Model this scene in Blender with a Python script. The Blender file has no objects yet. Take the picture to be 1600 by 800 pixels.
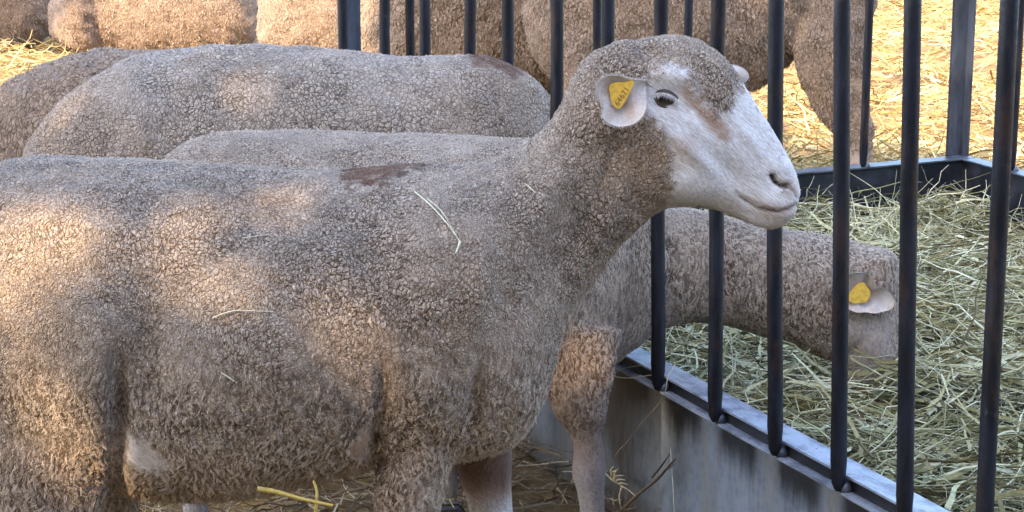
import bpy, bmesh, math
import numpy as np
from mathutils import Vector, Matrix
from mathutils.kdtree import KDTree

rad = math.radians
sc = bpy.context.scene
COL = sc.collection
RNG = np.random.default_rng(7)

# ---------------------------------------------------------------- camera, world, sun, exposure
F = 3200.0; PITCH = rad(13.0); HC = 1.40
cam_d = bpy.data.cameras.new("camera"); cam = bpy.data.objects.new("camera", cam_d); COL.objects.link(cam)
cam_d.sensor_width = 36.0; cam_d.lens = F / 1600.0 * 36.0; cam_d.clip_end = 3000.0; cam_d.clip_start = 0.05
cam.location = (0, 0, HC); cam.rotation_euler = (math.pi / 2 - PITCH, 0, 0)
sc.camera = cam

SUN = Vector((-0.46, -0.62, 0.66)).normalized()          # towards the sun
SUN_EL = math.asin(SUN.z); SUN_AZ = math.atan2(SUN.x, SUN.y)
world = bpy.data.worlds.new("World"); sc.world = world; world.use_nodes = True
wn = world.node_tree; bg = wn.nodes["Background"]
sky = wn.nodes.new("ShaderNodeTexSky"); sky.sky_type = 'NISHITA'; sky.sun_disc = False
sky.sun_elevation = SUN_EL; sky.sun_rotation = SUN_AZ; sky.dust_density = 2.0
wn.links.new(sky.outputs[0], bg.inputs[0]); bg.inputs[1].default_value = 0.15
sun_d = bpy.data.lights.new("sun", 'SUN'); sun_d.energy = 2.0; sun_d.angle = rad(0.5); sun_d.color = (1.0, 0.75, 0.47)
sun_o = bpy.data.objects.new("sun", sun_d); COL.objects.link(sun_o)
sun_o.rotation_euler = SUN.to_track_quat('Z', 'Y').to_euler()
sc.view_settings.view_transform = 'Standard'; sc.view_settings.look = 'None'
sc.view_settings.gamma = 1.0; sc.view_settings.use_curve_mapping = False
sc.view_settings.exposure = 2.92
sc.cycles.max_bounces = 6; sc.cycles.diffuse_bounces = 4; sc.cycles.glossy_bounces = 3
sc.cycles.transmission_bounces = 3; sc.cycles.use_denoising = True
CP, SP = math.cos(PITCH), math.sin(PITCH)

def W(px, py, Y):
    """point at world depth Y seen at photo pixel (px, py)"""
    dx = (px - 800.0) / F; dy = (400.0 - py) / F
    d = Vector((dx, CP + dy * SP, -SP + dy * CP)); s = Y / d.y
    return Vector((d.x * s, Y, HC + d.z * s))

def WZ(px, py, z):
    dx = (px - 800.0) / F; dy = (400.0 - py) / F
    d = Vector((dx, CP + dy * SP, -SP + dy * CP)); s = (z - HC) / d.z
    return Vector((d.x * s, d.y * s, z))

def to_px(P):
    """array of world points -> photo pixels"""
    P = np.asarray(P, float); x = P[..., 0]; y = P[..., 1]; z = P[..., 2] - HC
    dep = y * CP - z * SP; up = y * SP + z * CP
    return np.stack([800 + F * x / dep, 400 - F * up / dep], -1)

# ---------------------------------------------------------------- helpers
def props(o, label=None, cat=None, group=None, kind=None):
    if label: o['label'] = label
    if cat: o['category'] = cat
    if group: o['group'] = group
    if kind: o['kind'] = kind
    return o

def empty(name, loc, label, cat, group=None):
    o = bpy.data.objects.new(name, None); COL.objects.link(o); o.location = loc
    o.empty_display_size = 0.1
    return props(o, label, cat, group)

def link(name, me, mat=None, parent=None, loc=(0, 0, 0)):
    o = bpy.data.objects.new(name, me); COL.objects.link(o); o.location = loc
    if mat is not None:
        if len(me.materials): me.materials.clear()
        for m in (mat if isinstance(mat, (list, tuple)) else [mat]): me.materials.append(m)
    if parent is not None: o.parent = parent
    return o

def np_mesh(name, V, Fc, smooth=False):
    """V (n,3); Fc (m,k) all same size"""
    me = bpy.data.meshes.new(name); V = np.ascontiguousarray(V, dtype=np.float32); Fc = np.ascontiguousarray(Fc, dtype=np.int32)
    me.vertices.add(len(V)); me.vertices.foreach_set("co", V.ravel())
    m, k = Fc.shape
    me.loops.add(m * k); me.loops.foreach_set("vertex_index", Fc.ravel())
    me.polygons.add(m); me.polygons.foreach_set("loop_start", np.arange(0, m * k, k, dtype=np.int32))
    me.update(calc_edges=True); me.validate()
    if smooth: me.polygons.foreach_set("use_smooth", np.ones(len(me.polygons), dtype=bool))
    return me

def set_attr(me, name, vals):
    a = me.attributes.new(name, 'FLOAT', 'POINT'); a.data.foreach_set("value", np.ascontiguousarray(vals, dtype=np.float32))

def set_col(me, name, vals):
    a = me.attributes.new(name, 'FLOAT_COLOR', 'POINT'); a.data.foreach_set("color", np.ascontiguousarray(vals, dtype=np.float32).ravel())

def smoothstep(a, b, x):
    t = np.clip((x - a) / (b - a), 0, 1); return t * t * (3 - 2 * t)

# ---------------------------------------------------------------- node helper
class N:
    def __init__(s, name):
        s.m = bpy.data.materials.new(name); s.m.use_nodes = True; s.t = s.m.node_tree; s.t.nodes.clear()
        s.out = s.t.nodes.new("ShaderNodeOutputMaterial")
    def n(s, typ, **kw):
        nd = s.t.nodes.new("ShaderNode" + typ)
        for k, v in kw.items(): setattr(nd, k, v)
        return nd
    def l(s, a, b): s.t.links.new(a, b)
    def inp(s, nd, i, v):
        if hasattr(v, "is_output"): s.l(v, nd.inputs[i])
        elif v is not None: nd.inputs[i].default_value = v
    def math(s, op, a, b=None, c=None):
        nd = s.n("Math", operation=op); s.inp(nd, 0, a)
        if b is not None: s.inp(nd, 1, b)
        if c is not None: s.inp(nd, 2, c)
        return nd.outputs[0]
    def map(s, v, a, b, c=0.0, d=1.0):
        nd = s.n("MapRange"); nd.interpolation_type = 'SMOOTHSTEP'
        for i, x in enumerate((v, a, b, c, d)): s.inp(nd, i, x)
        return nd.outputs[0]
    def mix(s, f, a, b, mode='MIX'):
        nd = s.n("Mix", data_type='RGBA', blend_type=mode); s.inp(nd, 0, f); s.inp(nd, 6, a); s.inp(nd, 7, b)
        return nd.outputs[2]
    def pos(s): return s.n("TexCoord").outputs["Object"]
    def vmap(s, v, scale, loc=(0, 0, 0), rot=(0, 0, 0)):
        nd = s.n("Mapping"); s.inp(nd, 0, v); nd.inputs["Location"].default_value = loc
        nd.inputs["Rotation"].default_value = rot; nd.inputs["Scale"].default_value = scale
        return nd.outputs[0]
    def noise(s, v, scale, detail=3.0, rough=.55, col=False):
        nd = s.n("TexNoise"); s.inp(nd, "Vector", v); nd.inputs["Scale"].default_value = scale
        nd.inputs["Detail"].default_value = detail; nd.inputs["Roughness"].default_value = rough
        return nd.outputs[1 if col else 0]
    def voro(s, v, scale, feature='DISTANCE_TO_EDGE', rnd=1.0, out=None):
        nd = s.n("TexVoronoi", feature=feature); s.inp(nd, "Vector", v); nd.inputs["Scale"].default_value = scale
        nd.inputs["Randomness"].default_value = rnd
        return nd.outputs["Distance" if out is None else out]
    def vadd(s, a, b):
        nd = s.n("VectorMath", operation='ADD'); s.inp(nd, 0, a); s.inp(nd, 1, b); return nd.outputs[0]
    def vscale(s, a, f):
        nd = s.n("VectorMath", operation='SCALE'); s.inp(nd, 0, a); nd.inputs[3].default_value = f; return nd.outputs[0]
    def attr(s, name, fac=True):
        nd = s.n("Attribute"); nd.attribute_name = name; return nd.outputs["Fac" if fac else "Color"]
    def bsdf(s, col, rough=.8, spec=.3, metal=0.0, sheen=0.0, bump=None, bstr=.5, bdist=.002, normal=None):
        b = s.n("BsdfPrincipled"); s.inp(b, "Base Color", col); s.inp(b, "Roughness", rough)
        s.inp(b, "Specular IOR Level", spec); s.inp(b, "Metallic", metal); s.inp(b, "Sheen Weight", sheen)
        if bump is not None:
            bp = s.n("Bump"); s.inp(bp, "Height", bump); bp.inputs["Strength"].default_value = bstr
            bp.inputs["Distance"].default_value = bdist; s.l(bp.outputs[0], b.inputs["Normal"])
        s.l(b.outputs[0], s.out.inputs[0]); s.b = b
        return b
    def disp(s, h, mid=0.0, scale=1.0):
        d = s.n("Displacement"); s.inp(d, 0, h); d.inputs[1].default_value = mid; d.inputs[2].default_value = scale
        s.l(d.outputs[0], s.out.inputs[2]); s.m.displacement_method = 'BOTH'

def c4(r, g, b): return (r, g, b, 1.0)

# ---------------------------------------------------------------- materials
def wool_material(name, cell=0.0085, stretch=2.2, depth=.0035, base=(.43, .385, .335), deep=(.17, .125, .085), ridge=None):
    k = N(name); p = k.pos()
    warp = k.vscale(k.noise(p, 60, 2, col=True), .010)
    warp2 = k.vscale(k.noise(p, 9, 2, col=True), .05)
    pw = k.vadd(k.vadd(p, warp), warp2)
    a = k.vmap(pw, (1 / cell, 1 / cell, 1 / (cell * stretch)))
    e1 = k.voro(a, 1.0); crack = k.map(e1, 0.0, .16)
    cellc = k.voro(a, 1.0, 'F1', out="Color")
    b = k.vmap(pw, (1 / (cell * .42), 1 / (cell * .42), 1 / (cell * stretch * .55)))
    e2 = k.voro(b, 1.0); crack2 = k.map(e2, 0.0, .25)
    fine = k.noise(k.vmap(pw, (900, 900, 260)), 1.0, 3, .6)
    sxyz = k.n("SeparateXYZ"); k.l(p, sxyz.inputs[0])
    patch = k.noise(p, 9.0, 3, .6)
    if ridge:                                   # long wavy locks low on the flank, split cells on the back
        rn = k.noise(k.vmap(k.vadd(pw, k.vscale(k.noise(p, 120, 2, col=True), .004)), (1 / ridge, 1 / ridge, 1 / (ridge * 3.6))), 1.0, 2, .6)
        rid = k.map(rn, .40, .57)
        sel = k.map(k.math('ADD', sxyz.outputs[2], k.math('MULTIPLY', patch, .12)), .62, .80)
        mx = k.n("Mix"); mx.data_type = 'FLOAT'; k.l(sel, mx.inputs[0]); k.l(rid, mx.inputs[2]); k.l(crack, mx.inputs[3]); crack = mx.outputs[0]
    soft = k.map(patch, .38, .60, .62, 1.0)
    crack = k.math('SUBTRACT', 1.0, k.math('MULTIPLY', k.math('SUBTRACT', 1.0, crack), soft))
    # height
    h = k.math('ADD', k.math('MULTIPLY', crack, .72), k.math('MULTIPLY', crack2, .24))
    h = k.math('ADD', h, k.math('MULTIPLY', fine, .22))
    M = k.n("Attribute"); M.attribute_name = "mask"
    sep = k.n("SeparateColor"); k.l(M.outputs["Color"], sep.inputs[0])
    fc, stain, tan = sep.outputs[0], sep.outputs[1], sep.outputs[2]
    sepc = k.n("SeparateColor"); k.l(cellc, sepc.inputs[0])
    big = k.noise(p, 5.5, 4, .6); mid = k.noise(p, 34, 3, .6)
    w1 = k.mix(k.map(big, .35, .65), c4(*base), c4(base[0] * .80, base[1] * .76, base[2] * .72))
    w1 = k.mix(k.map(mid, .35, .7), w1, c4(min(1, base[0] * 1.18), base[1] * 1.14, base[2] * 1.08))
    w1 = k.mix(k.math('MULTIPLY', sepc.outputs[0], .35), w1, c4(base[0] * .62, base[1] * .55, base[2] * .48))
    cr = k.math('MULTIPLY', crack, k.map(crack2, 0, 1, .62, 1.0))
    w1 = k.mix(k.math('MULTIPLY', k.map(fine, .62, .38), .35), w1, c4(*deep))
    wool = k.mix(cr, c4(*deep), w1)  # cleft colour: dirt, darkened further to paint in shade between locks
    wool = k.mix(k.math('MULTIPLY', tan, .75), wool, k.mix(cr, c4(.14, .075, .035), c4(.36, .235, .14)))
    wool = k.mix(k.math('MULTIPLY', stain, k.map(k.noise(p, 70, 3), .2, .4)), wool, c4(.095, .040, .016))
    # short face / leg hair
    hp = k.vmap(p, (1, 1, 1), rot=(0, rad(-38), 0))
    hair = k.noise(k.vmap(hp, (90, 300, 700)), 1.0, 4, .65)
    hair2 = k.noise(k.vmap(hp, (25, 60, 110)), 1.0, 3, .6)
    fcol = k.mix(k.map(hair, .35, .65), c4(.44, .41, .395), c4(.70, .68, .68))
    fcol = k.mix(k.math('MULTIPLY', k.map(hair2, .55, .75), .35), fcol, c4(.40, .31, .25))
    fcol = k.mix(k.math('MULTIPLY', k.map(tan, .0, .9), k.map(hair, .2, .7, 1.0, .7)), fcol, c4(.30, .175, .10))
    fcol = k.mix(k.map(stain, .05, .95), fcol, c4(.075, .035, .025))
    col = k.mix(fc, wool, fcol)
    k.bsdf(col, rough=.85, spec=.15, sheen=.15)
    hh = k.n("Mix"); hh.data_type = 'FLOAT'
    k.l(fc, hh.inputs[0]); k.l(k.math('MULTIPLY', h, depth), hh.inputs[2])
    k.l(k.math('MULTIPLY', hair, .0012), hh.inputs[3])
    k.disp(hh.outputs[0], 0.0, 1.0)
    return k.m

def tuft_material(name, base=(.46, .41, .36)):
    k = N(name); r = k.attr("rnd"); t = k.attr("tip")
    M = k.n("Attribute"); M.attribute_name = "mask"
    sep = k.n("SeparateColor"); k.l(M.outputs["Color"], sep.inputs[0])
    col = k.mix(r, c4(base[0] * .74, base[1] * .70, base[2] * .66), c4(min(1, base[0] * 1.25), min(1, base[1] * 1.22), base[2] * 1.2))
    col = k.mix(k.map(t, 0.0, .65, .85, 0.0), col, c4(.13, .092, .065))  # lock roots darkened in the colour, as shade deep in the fleece
    col = k.mix(k.math('MULTIPLY', sep.outputs[2], .7), col, c4(.34, .21, .12))
    col = k.mix(k.math('MULTIPLY', sep.outputs[1], .9), col, c4(.11, .047, .019))
    k.bsdf(col, rough=.8, spec=.2)
    return k.m

def stalk_material(name, cols, rough=.65):
    k = N(name); r = k.attr("rnd")
    cr = k.n("ValToRGB"); k.l(r, cr.inputs[0]); el = cr.color_ramp.elements
    el[0].position = 0; el[0].color = c4(*cols[0]); el[1].position = 1; el[1].color = c4(*cols[-1])
    for i, c in enumerate(cols[1:-1]):
        e = el.new((i + 1) / (len(cols) - 1)); e.color = c4(*c)
    nz = k.noise(k.pos(), 120, 2)
    col = k.mix(k.map(nz, .3, .7), cr.outputs[0], k.mix(.35, cr.outputs[0], c4(.10, .07, .03)))
    k.bsdf(col, rough=rough, spec=.25)
    return k.m

M_WOOL = wool_material("wool_close", cell=.0054, stretch=1.8, depth=.0036, base=(.55, .455, .37), deep=(.085, .052, .031), ridge=.0048)
M_WOOL_T = wool_material("wool_cracked", cell=.0084, stretch=1.25, depth=.0042, base=(.50, .44, .385), deep=(.09, .06, .04))
M_WOOL_B = wool_material("wool_brown", cell=.011, stretch=2.2, depth=.0040, base=(.34, .255, .195), deep=(.10, .065, .04))
M_TUFT = tuft_material("wool_tips", (.55, .462, .38)); M_TUFT_B = tuft_material("wool_tips_brown", (.34, .26, .195))

def simple(name, col, rough=.5, spec=.5, metal=0.0, coat=0.0):
    k = N(name); b = k.bsdf(c4(*col), rough, spec, metal); b.inputs["Coat Weight"].default_value = coat; return k.m

M_HOOF = simple("hoof_horn", (.05, .04, .03), .5)
def m_ear():
    k = N("ear_skin"); p = k.pos(); rim = k.attr("rim"); nz = k.noise(p, 45, 4, .6); f = k.noise(p, 300, 3)
    col = k.mix(k.map(nz, .35, .65), c4(.56, .53, .51), c4(.46, .37, .31))
    col = k.mix(k.map(f, .45, .75, 0, .5), col, c4(.68, .66, .65))
    v = k.noise(k.vmap(p, (90, 90, 25), rot=(0, rad(40), 0)), 1.0, 3, .6)
    col = k.mix(k.math('MULTIPLY', k.math('SUBTRACT', 1.0, rim), k.map(v, .3, .6, .35, .8)), col, c4(.42, .27, .19))
    b = k.bsdf(col, .7, .2, bump=v, bstr=.6, bdist=.003)
    b.inputs["Subsurface Weight"].default_value = .15; b.inputs["Subsurface Radius"].default_value = (.01, .005, .003)
    return k.m
M_EAR = m_ear()
def m_tag():
    k = N("tag_plastic"); nz = k.noise(k.pos(), 150, 3)
    k.bsdf(k.mix(k.map(nz, .4, .7), c4(.78, .50, .08), c4(.58, .36, .06)), .45, .5)
    return k.m
M_TAG = m_tag(); M_TAGTXT = simple("tag_print", (.26, .15, .04), .6)

def m_paint():
    k = N("black_paint"); p = k.pos(); n1 = k.noise(k.vmap(p, (40, 40, 9)), 1.0, 4, .65); n2 = k.noise(p, 160, 3)
    rust = k.map(k.noise(k.vmap(p, (30, 30, 9), loc=(3, 1, 2)), 1.0, 6, .75), .50, .64)
    col = k.mix(k.map(n1, .4, .7), c4(.004, .005, .009), c4(.013, .016, .027))
    col = k.mix(k.math('MULTIPLY', rust, .45), col, c4(.05, .027, .016))
    dust = k.map(k.noise(p, 55, 6, .75), .62, .72)
    col = k.mix(k.math('MULTIPLY', dust, .22), col, c4(.18, .17, .16))
    k.bsdf(col, k.map(n2, .3, .7, .42, .65), .28, bump=k.noise(p, 90, 4, .7), bstr=.35, bdist=.002)
    return k.m
M_PAINT = m_paint()

def m_galv(bars_t):
    k = N("galvanised_sheet"); p = k.pos()       # object space: x along the panel, z up
    n1 = k.noise(k.vmap(p, (14, 14, 3)), 1.0, 6, .65); n2 = k.noise(k.vmap(p, (60, 60, 12)), 1.0, 5, .7)
    spang = k.voro(p, 60, 'F1')
    col = k.mix(k.map(n1, .3, .7), c4(.24, .30, .40), c4(.33, .40, .52))
    col = k.mix(k.map(n2, .5, .75), col, c4(.20, .21, .23))
    col = k.mix(k.math('MULTIPLY', k.map(spang, .2, .6), .25), col, c4(.56, .58, .62))
    sx = k.n("SeparateXYZ"); k.l(p, sx.inputs[0])
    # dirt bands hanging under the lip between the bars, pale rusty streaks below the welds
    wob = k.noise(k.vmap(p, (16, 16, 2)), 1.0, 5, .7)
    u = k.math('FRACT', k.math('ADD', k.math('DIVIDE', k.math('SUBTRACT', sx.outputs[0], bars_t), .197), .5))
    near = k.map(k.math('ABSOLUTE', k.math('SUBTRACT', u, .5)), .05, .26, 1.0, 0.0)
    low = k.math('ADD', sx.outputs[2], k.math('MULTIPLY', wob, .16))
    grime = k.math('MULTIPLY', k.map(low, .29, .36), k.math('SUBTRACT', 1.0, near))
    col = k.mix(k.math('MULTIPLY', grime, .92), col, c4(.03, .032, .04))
    streak = k.math('MULTIPLY', near, k.map(k.noise(k.vmap(p, (45, 45, 5)), 1.0, 4, .6), .35, .65))
    col = k.mix(k.math('MULTIPLY', streak, .45), col, c4(.33, .29, .22))
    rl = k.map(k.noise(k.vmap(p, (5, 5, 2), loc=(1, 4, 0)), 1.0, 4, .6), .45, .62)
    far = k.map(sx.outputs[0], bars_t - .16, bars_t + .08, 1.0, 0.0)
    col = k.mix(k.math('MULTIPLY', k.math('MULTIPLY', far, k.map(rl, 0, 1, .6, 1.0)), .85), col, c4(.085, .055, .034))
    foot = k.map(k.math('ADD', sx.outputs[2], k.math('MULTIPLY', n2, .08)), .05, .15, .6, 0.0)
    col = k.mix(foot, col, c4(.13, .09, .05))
    k.bsdf(col, k.map(n2, .3, .7, .34, .55), .5, .6, bump=k.noise(p, 25, 4), bstr=.25, bdist=.004)
    return k.m
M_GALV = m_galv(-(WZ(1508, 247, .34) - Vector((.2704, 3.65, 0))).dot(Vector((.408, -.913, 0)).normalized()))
def m_rim():
    k = N("rim_metal"); p = k.pos(); n1 = k.noise(k.vmap(p, (18, 30, 30)), 1.0, 6, .7)
    col = k.mix(k.map(n1, .35, .62), c4(.15, .16, .19), c4(.33, .36, .41))
    col = k.mix(k.math('MULTIPLY', k.map(k.noise(p, 45, 5, .7), .58, .7), .7), col, c4(.12, .09, .07))
    k.bsdf(col, .45, .5, .25, bump=n1, bstr=.3, bdist=.002); return k.m
M_RIM = m_rim()
def m_inner():
    k = N("inner_sheet"); p = k.pos(); n1 = k.noise(p, 14, 5, .6)
    k.bsdf(k.mix(k.map(n1, .4, .7), c4(.010, .011, .015), c4(.035, .038, .05)), .55, .4, .2); return k.m
M_INNER = m_inner()

M_HAY = stalk_material("hay_stalks", [(.085, .065, .025), (.22, .20, .085), (.38, .37, .19), (.56, .55, .36), (.74, .69, .48)])
M_STRAW = stalk_material("straw_stalks", [(.13, .075, .03), (.34, .23, .085), (.47, .36, .15), (.66, .55, .30)])
M_STRAWD = stalk_material("trodden_straw", [(.08, .05, .03), (.18, .12, .07), (.30, .22, .13), (.50, .42, .28)])
M_STALK = stalk_material("single_stalk", [(.60, .53, .36), (.72, .68, .50)])
M_TWIG = stalk_material("twig_bark", [(.12, .085, .055), (.22, .16, .11)])
M_YSTALK = stalk_material("yellow_stalk", [(.52, .36, .08), (.66, .48, .14)])

def m_ground():
    k = N("earth_with_straw"); p = k.pos(); n1 = k.noise(p, 1.3, 6, .65); n2 = k.noise(p, 16, 6, .7)
    v = k.noise(k.vmap(p, (30, 90, 30)), 1.0, 4, .7)
    col = k.mix(k.map(n1, .4, .6), c4(.16, .095, .045), c4(.30, .20, .085))
    col = k.mix(k.map(n2, .4, .65), col, c4(.22, .14, .08))
    col = k.mix(k.map(v, .5, .7), col, c4(.46, .34, .14))
    k.bsdf(col, .95, .1, bump=n2, bstr=.8, bdist=.02); return k.m
M_GROUND = m_ground()
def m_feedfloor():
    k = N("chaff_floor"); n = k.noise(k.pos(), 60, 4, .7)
    k.bsdf(k.mix(k.map(n, .35, .65), c4(.025, .022, .012), c4(.08, .07, .04)), .95, .1); return k.m  # near-black colour paints shade into the gaps between hay stalks
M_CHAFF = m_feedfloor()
def m_leaf():
    k = N("leaf"); r = k.attr("rnd")
    b = k.bsdf(k.mix(r, c4(.045, .085, .025), c4(.10, .15, .04)), .5, .4); return k.m
M_LEAF = m_leaf()
def m_bark():
    k = N("bark"); n = k.noise(k.vmap(k.pos(), (12, 12, 3)), 1.0, 6, .7)
    k.bsdf(k.mix(n, c4(.09, .065, .045), c4(.22, .17, .13)), .9, .1, bump=n, bstr=1.0, bdist=.03); return k.m
M_BARK = m_bark()

# ---------------------------------------------------------------- ground
GX, GY = 161, 201
gx = np.linspace(-1, 1, GX); gx = np.sign(gx) * (np.abs(gx) ** 3) * 400; gyy = np.linspace(-1, 1, GY); gyy = np.sign(gyy) * (np.abs(gyy) ** 3) * 500 + 7
XX, YY = np.meshgrid(gx, gyy, indexing='ij')
def ground_h(X, Y):
    fade = np.clip((Y - 6.2) / 1.5, 0, 1)
    return (.035 * np.sin(X * 2.3 + 1.2 * np.sin(Y * 1.1)) * np.cos(Y * 2.9 + X) + .02 * np.sin(X * 6.1 + Y * 4.7)) * fade
ZZ = ground_h(XX, YY) - .012
idx = np.arange(GX * GY).reshape(GX, GY)
q = np.stack([idx[:-1, :-1], idx[1:, :-1], idx[1:, 1:], idx[:-1, 1:]], -1).reshape(-1, 4)
g = link("ground", np_mesh("ground", np.stack([XX, YY, ZZ], -1).reshape(-1, 3), q, True), M_GROUND)
props(g, "earth floor of the pen covered with yellow straw", "ground", kind='structure')

# unseen board wall added behind the viewpoint to block low sky light
def sky_blocker():
    k = N("weathered_boards"); p = k.pos(); sx = k.n("SeparateXYZ"); k.l(p, sx.inputs[0])
    n1 = k.noise(k.vmap(p, (8, 8, .8)), 1.0, 6, .7)
    k.bsdf(k.mix(n1, c4(.05, .038, .028), c4(.14, .11, .085)), .85, .15, bump=n1, bstr=.6, bdist=.01)
    bm = bmesh.new(); rb = np.random.default_rng(3); x = -12.0
    while x < 12.0:
        w = rb.uniform(.16, .22); t = rb.uniform(0, .012); y0 = -3.4 - t
        vs = [bm.verts.new((a_, b_, c_)) for a_ in (x, x + w - .006) for b_ in (y0 - .03, y0) for c_ in (0, 5.2)]
        for f in ((0, 1, 3, 2), (4, 6, 7, 5), (0, 4, 5, 1), (2, 3, 7, 6), (0, 2, 6, 4), (1, 5, 7, 3)): bm.faces.new([vs[i] for i in f])
        x += w
    bmesh.ops.recalc_face_normals(bm, faces=bm.faces); me = bpy.data.meshes.new("sky_block_wall"); bm.to_mesh(me); bm.free()
    return props(link("sky_block_wall", me, k.m), "dark board wall added unseen behind the viewpoint to block low sky light", "wall")
sky_blocker()

# ---------------------------------------------------------------- strands (hay, straw)
def strands(P, D, L, Wd, bend, seg=4, sides=3, rnd=None, rng=RNG, taper=.35):
    """P roots, D unit directions, L lengths, Wd radius, bend amount -> V,F,rnd arrays"""
    n = len(P); t = np.linspace(0, 1, seg + 1)
    B = rng.normal(size=(n, 3)); B -= (B * D).sum(1, keepdims=True) * D; B /= np.linalg.norm(B, axis=1, keepdims=True) + 1e-9
    B[:, 2] *= .55
    S = np.cross(D, B); S /= np.linalg.norm(S, axis=1, keepdims=True) + 1e-9
    ctr = P[:, None] + D[:, None] * (L[:, None, None] * t[None, :, None]) + B[:, None] * ((bend * L)[:, None, None] * (t ** 2)[None, :, None])
    kink = rng.normal(0, .025, (n, seg + 1, 3)) * L[:, None, None]; kink[:, 0] = 0; ctr = ctr + kink
    wid = Wd[:, None] * (1 - (1 - taper) * t[None] ** 1.5)
    N2 = np.cross(D, S)
    if sides == 2:
        a = rng.uniform(0, 6.28, n); R = np.cos(a)[:, None] * S + np.sin(a)[:, None] * N2
        V = np.stack([ctr + R[:, None] * wid[..., None], ctr - R[:, None] * wid[..., None]], 2)
        base = (np.arange(n) * (seg + 1) * 2)[:, None] + (np.arange(seg) * 2)[None]
        Fc = np.stack([base, base + 1, base + 3, base + 2], -1).reshape(-1, 4)
    else:
        an = np.arange(sides) * 2 * math.pi / sides
        off = np.cos(an)[None, :, None] * S[:, None] + np.sin(an)[None, :, None] * N2[:, None] * .55
        V = ctr[:, :, None] + off[:, None] * wid[:, :, None, None]
        base = (np.arange(n) * (seg + 1) * sides)[:, None, None] + (np.arange(seg) * sides)[None, :, None]
        j = np.arange(sides); j2 = (j + 1) % sides
        Fc = np.stack([base + j, base + j2, base + sides + j2, base + sides + j], -1).reshape(-1, 4)
    if rnd is None: rnd = rng.uniform(0, 1, n)
    per = V.reshape(n, -1, 3).shape[1]
    return V.reshape(-1, 3), Fc, np.repeat(rnd, per)

def strand_obj(name, sets, mat, parent=None, loc=(0, 0, 0)):
    Vs, Fs, Rs = [], [], []; o = 0
    for V, Fc, R in sets:
        Vs.append(V - np.array(loc)); Fs.append(Fc + o); Rs.append(R); o += len(V)
    me = np_mesh(name, np.concatenate(Vs), np.concatenate(Fs)); set_attr(me, "rnd", np.concatenate(Rs))
    return link(name, me, mat, parent, loc)

def flat_dirs(n, rng, up=.15, bias=None):
    a = rng.uniform(0, 2 * math.pi, n)
    z = rng.normal(0, up, n)
    D = np.stack([np.cos(a), np.sin(a), z], 1)
    if bias is not None: D += bias
    return D / np.linalg.norm(D, axis=1, keepdims=True)

r2 = np.random.default_rng(11)
n = 52000
Yb = 6.2 + (14.5 - 6.2) * r2.uniform(0, 1, n) ** 1.15; Xb = r2.uniform(-.36, .36, n) * Yb * .95
clump = np.sin(Xb * 5 + Yb * 3) + np.sin(Yb * 7.3 - Xb * 4.1)
P = np.stack([Xb, Yb, ground_h(Xb, Yb) + r2.uniform(0, .035, n) + .012 * clump.clip(0, 2)], 1)
big = r2.uniform(0, 1, n) < .35
s1 = strands(P, flat_dirs(n, r2, .30), np.where(big, r2.uniform(.08, .20, n), r2.uniform(.03, .10, n)), np.where(big, r2.uniform(.003, .0062, n), r2.uniform(.0014, .0035, n)), r2.uniform(.0, 1.1, n), seg=4, sides=2, rng=r2, rnd=np.clip(r2.normal(.5, .25, n) + .22 * np.sin(Xb * 2.1 + 1.7 * np.sin(Yb * 1.4)) * np.sin(Yb * 2.6), 0, 1))
o = strand_obj("straw_bedding", [s1], M_STRAW)
props(o, "sunlit yellow straw strewn over the ground beyond the feeder", "straw", kind='stuff')
n = 15000
Yb = r2.uniform(2.9, 5.6, n); Xb = r2.uniform(-1.9, .75, n)
fx = .27 - .408 * (Yb - 3.65) / .913
keep = Xb < fx - .02; Yb = Yb[keep]; Xb = Xb[keep]; n = len(Xb)
pile = np.exp(-((fx[keep] - Xb) / .12) ** 2) * .07
P = np.stack([Xb, Yb, r2.uniform(0, .02, n) + pile * r2.uniform(0.2, 1, n)], 1)
s1 = strands(P, flat_dirs(n, r2, .22), r2.uniform(.04, .17, n), r2.uniform(.0010, .0026, n), r2.uniform(.0, .4, n), seg=4, sides=2, rng=r2)
o = strand_obj("trodden_straw", [s1], M_STRAWD)
props(o, "trodden brown straw under the flock in front of the feeder", "straw", kind='stuff')

# ---------------------------------------------------------------- feeder
U = Vector((.408, -.913, 0)).normalized(); NN = Vector((.913, .408, 0)).normalized()
A = Vector((.2704, 3.65, 0)); HR = .34
def fence_pt(px, py, back=0.0):
    """pixel ray meets the vertical plane of the front fence"""
    dx = (px - 800.0) / F; dy = (400.0 - py) / F
    d = Vector((dx, CP + dy * SP, -SP + dy * CP)); o = Vector((0, 0, HC)); nrm = NN
    s = (A - nrm * back - o).dot(nrm) / d.dot(nrm); return o + d * s
CRN = WZ(1508, 247, HR)                       # far right corner
T_FAR = (CRN - A).dot(U); S_W = (CRN - A).dot(NN)
C0 = A + U * T_FAR; C0.z = 0                   # far left corner
def end_pt(px, py):
    dx = (px - 800.0) / F; dy = (400.0 - py) / F
    d = Vector((dx, CP + dy * SP, -SP + dy * CP)); o = Vector((0, 0, HC))
    s = (C0 - o).dot(U) / d.dot(U); return o + d * s
LEN = 3.4
feeder = empty("hay_feeder", C0, "rectangular black barred hay feeder with a galvanised sheet trough wall, full of green hay", "hay feeder")
ROT = math.atan2(U.y, U.x)
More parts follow.
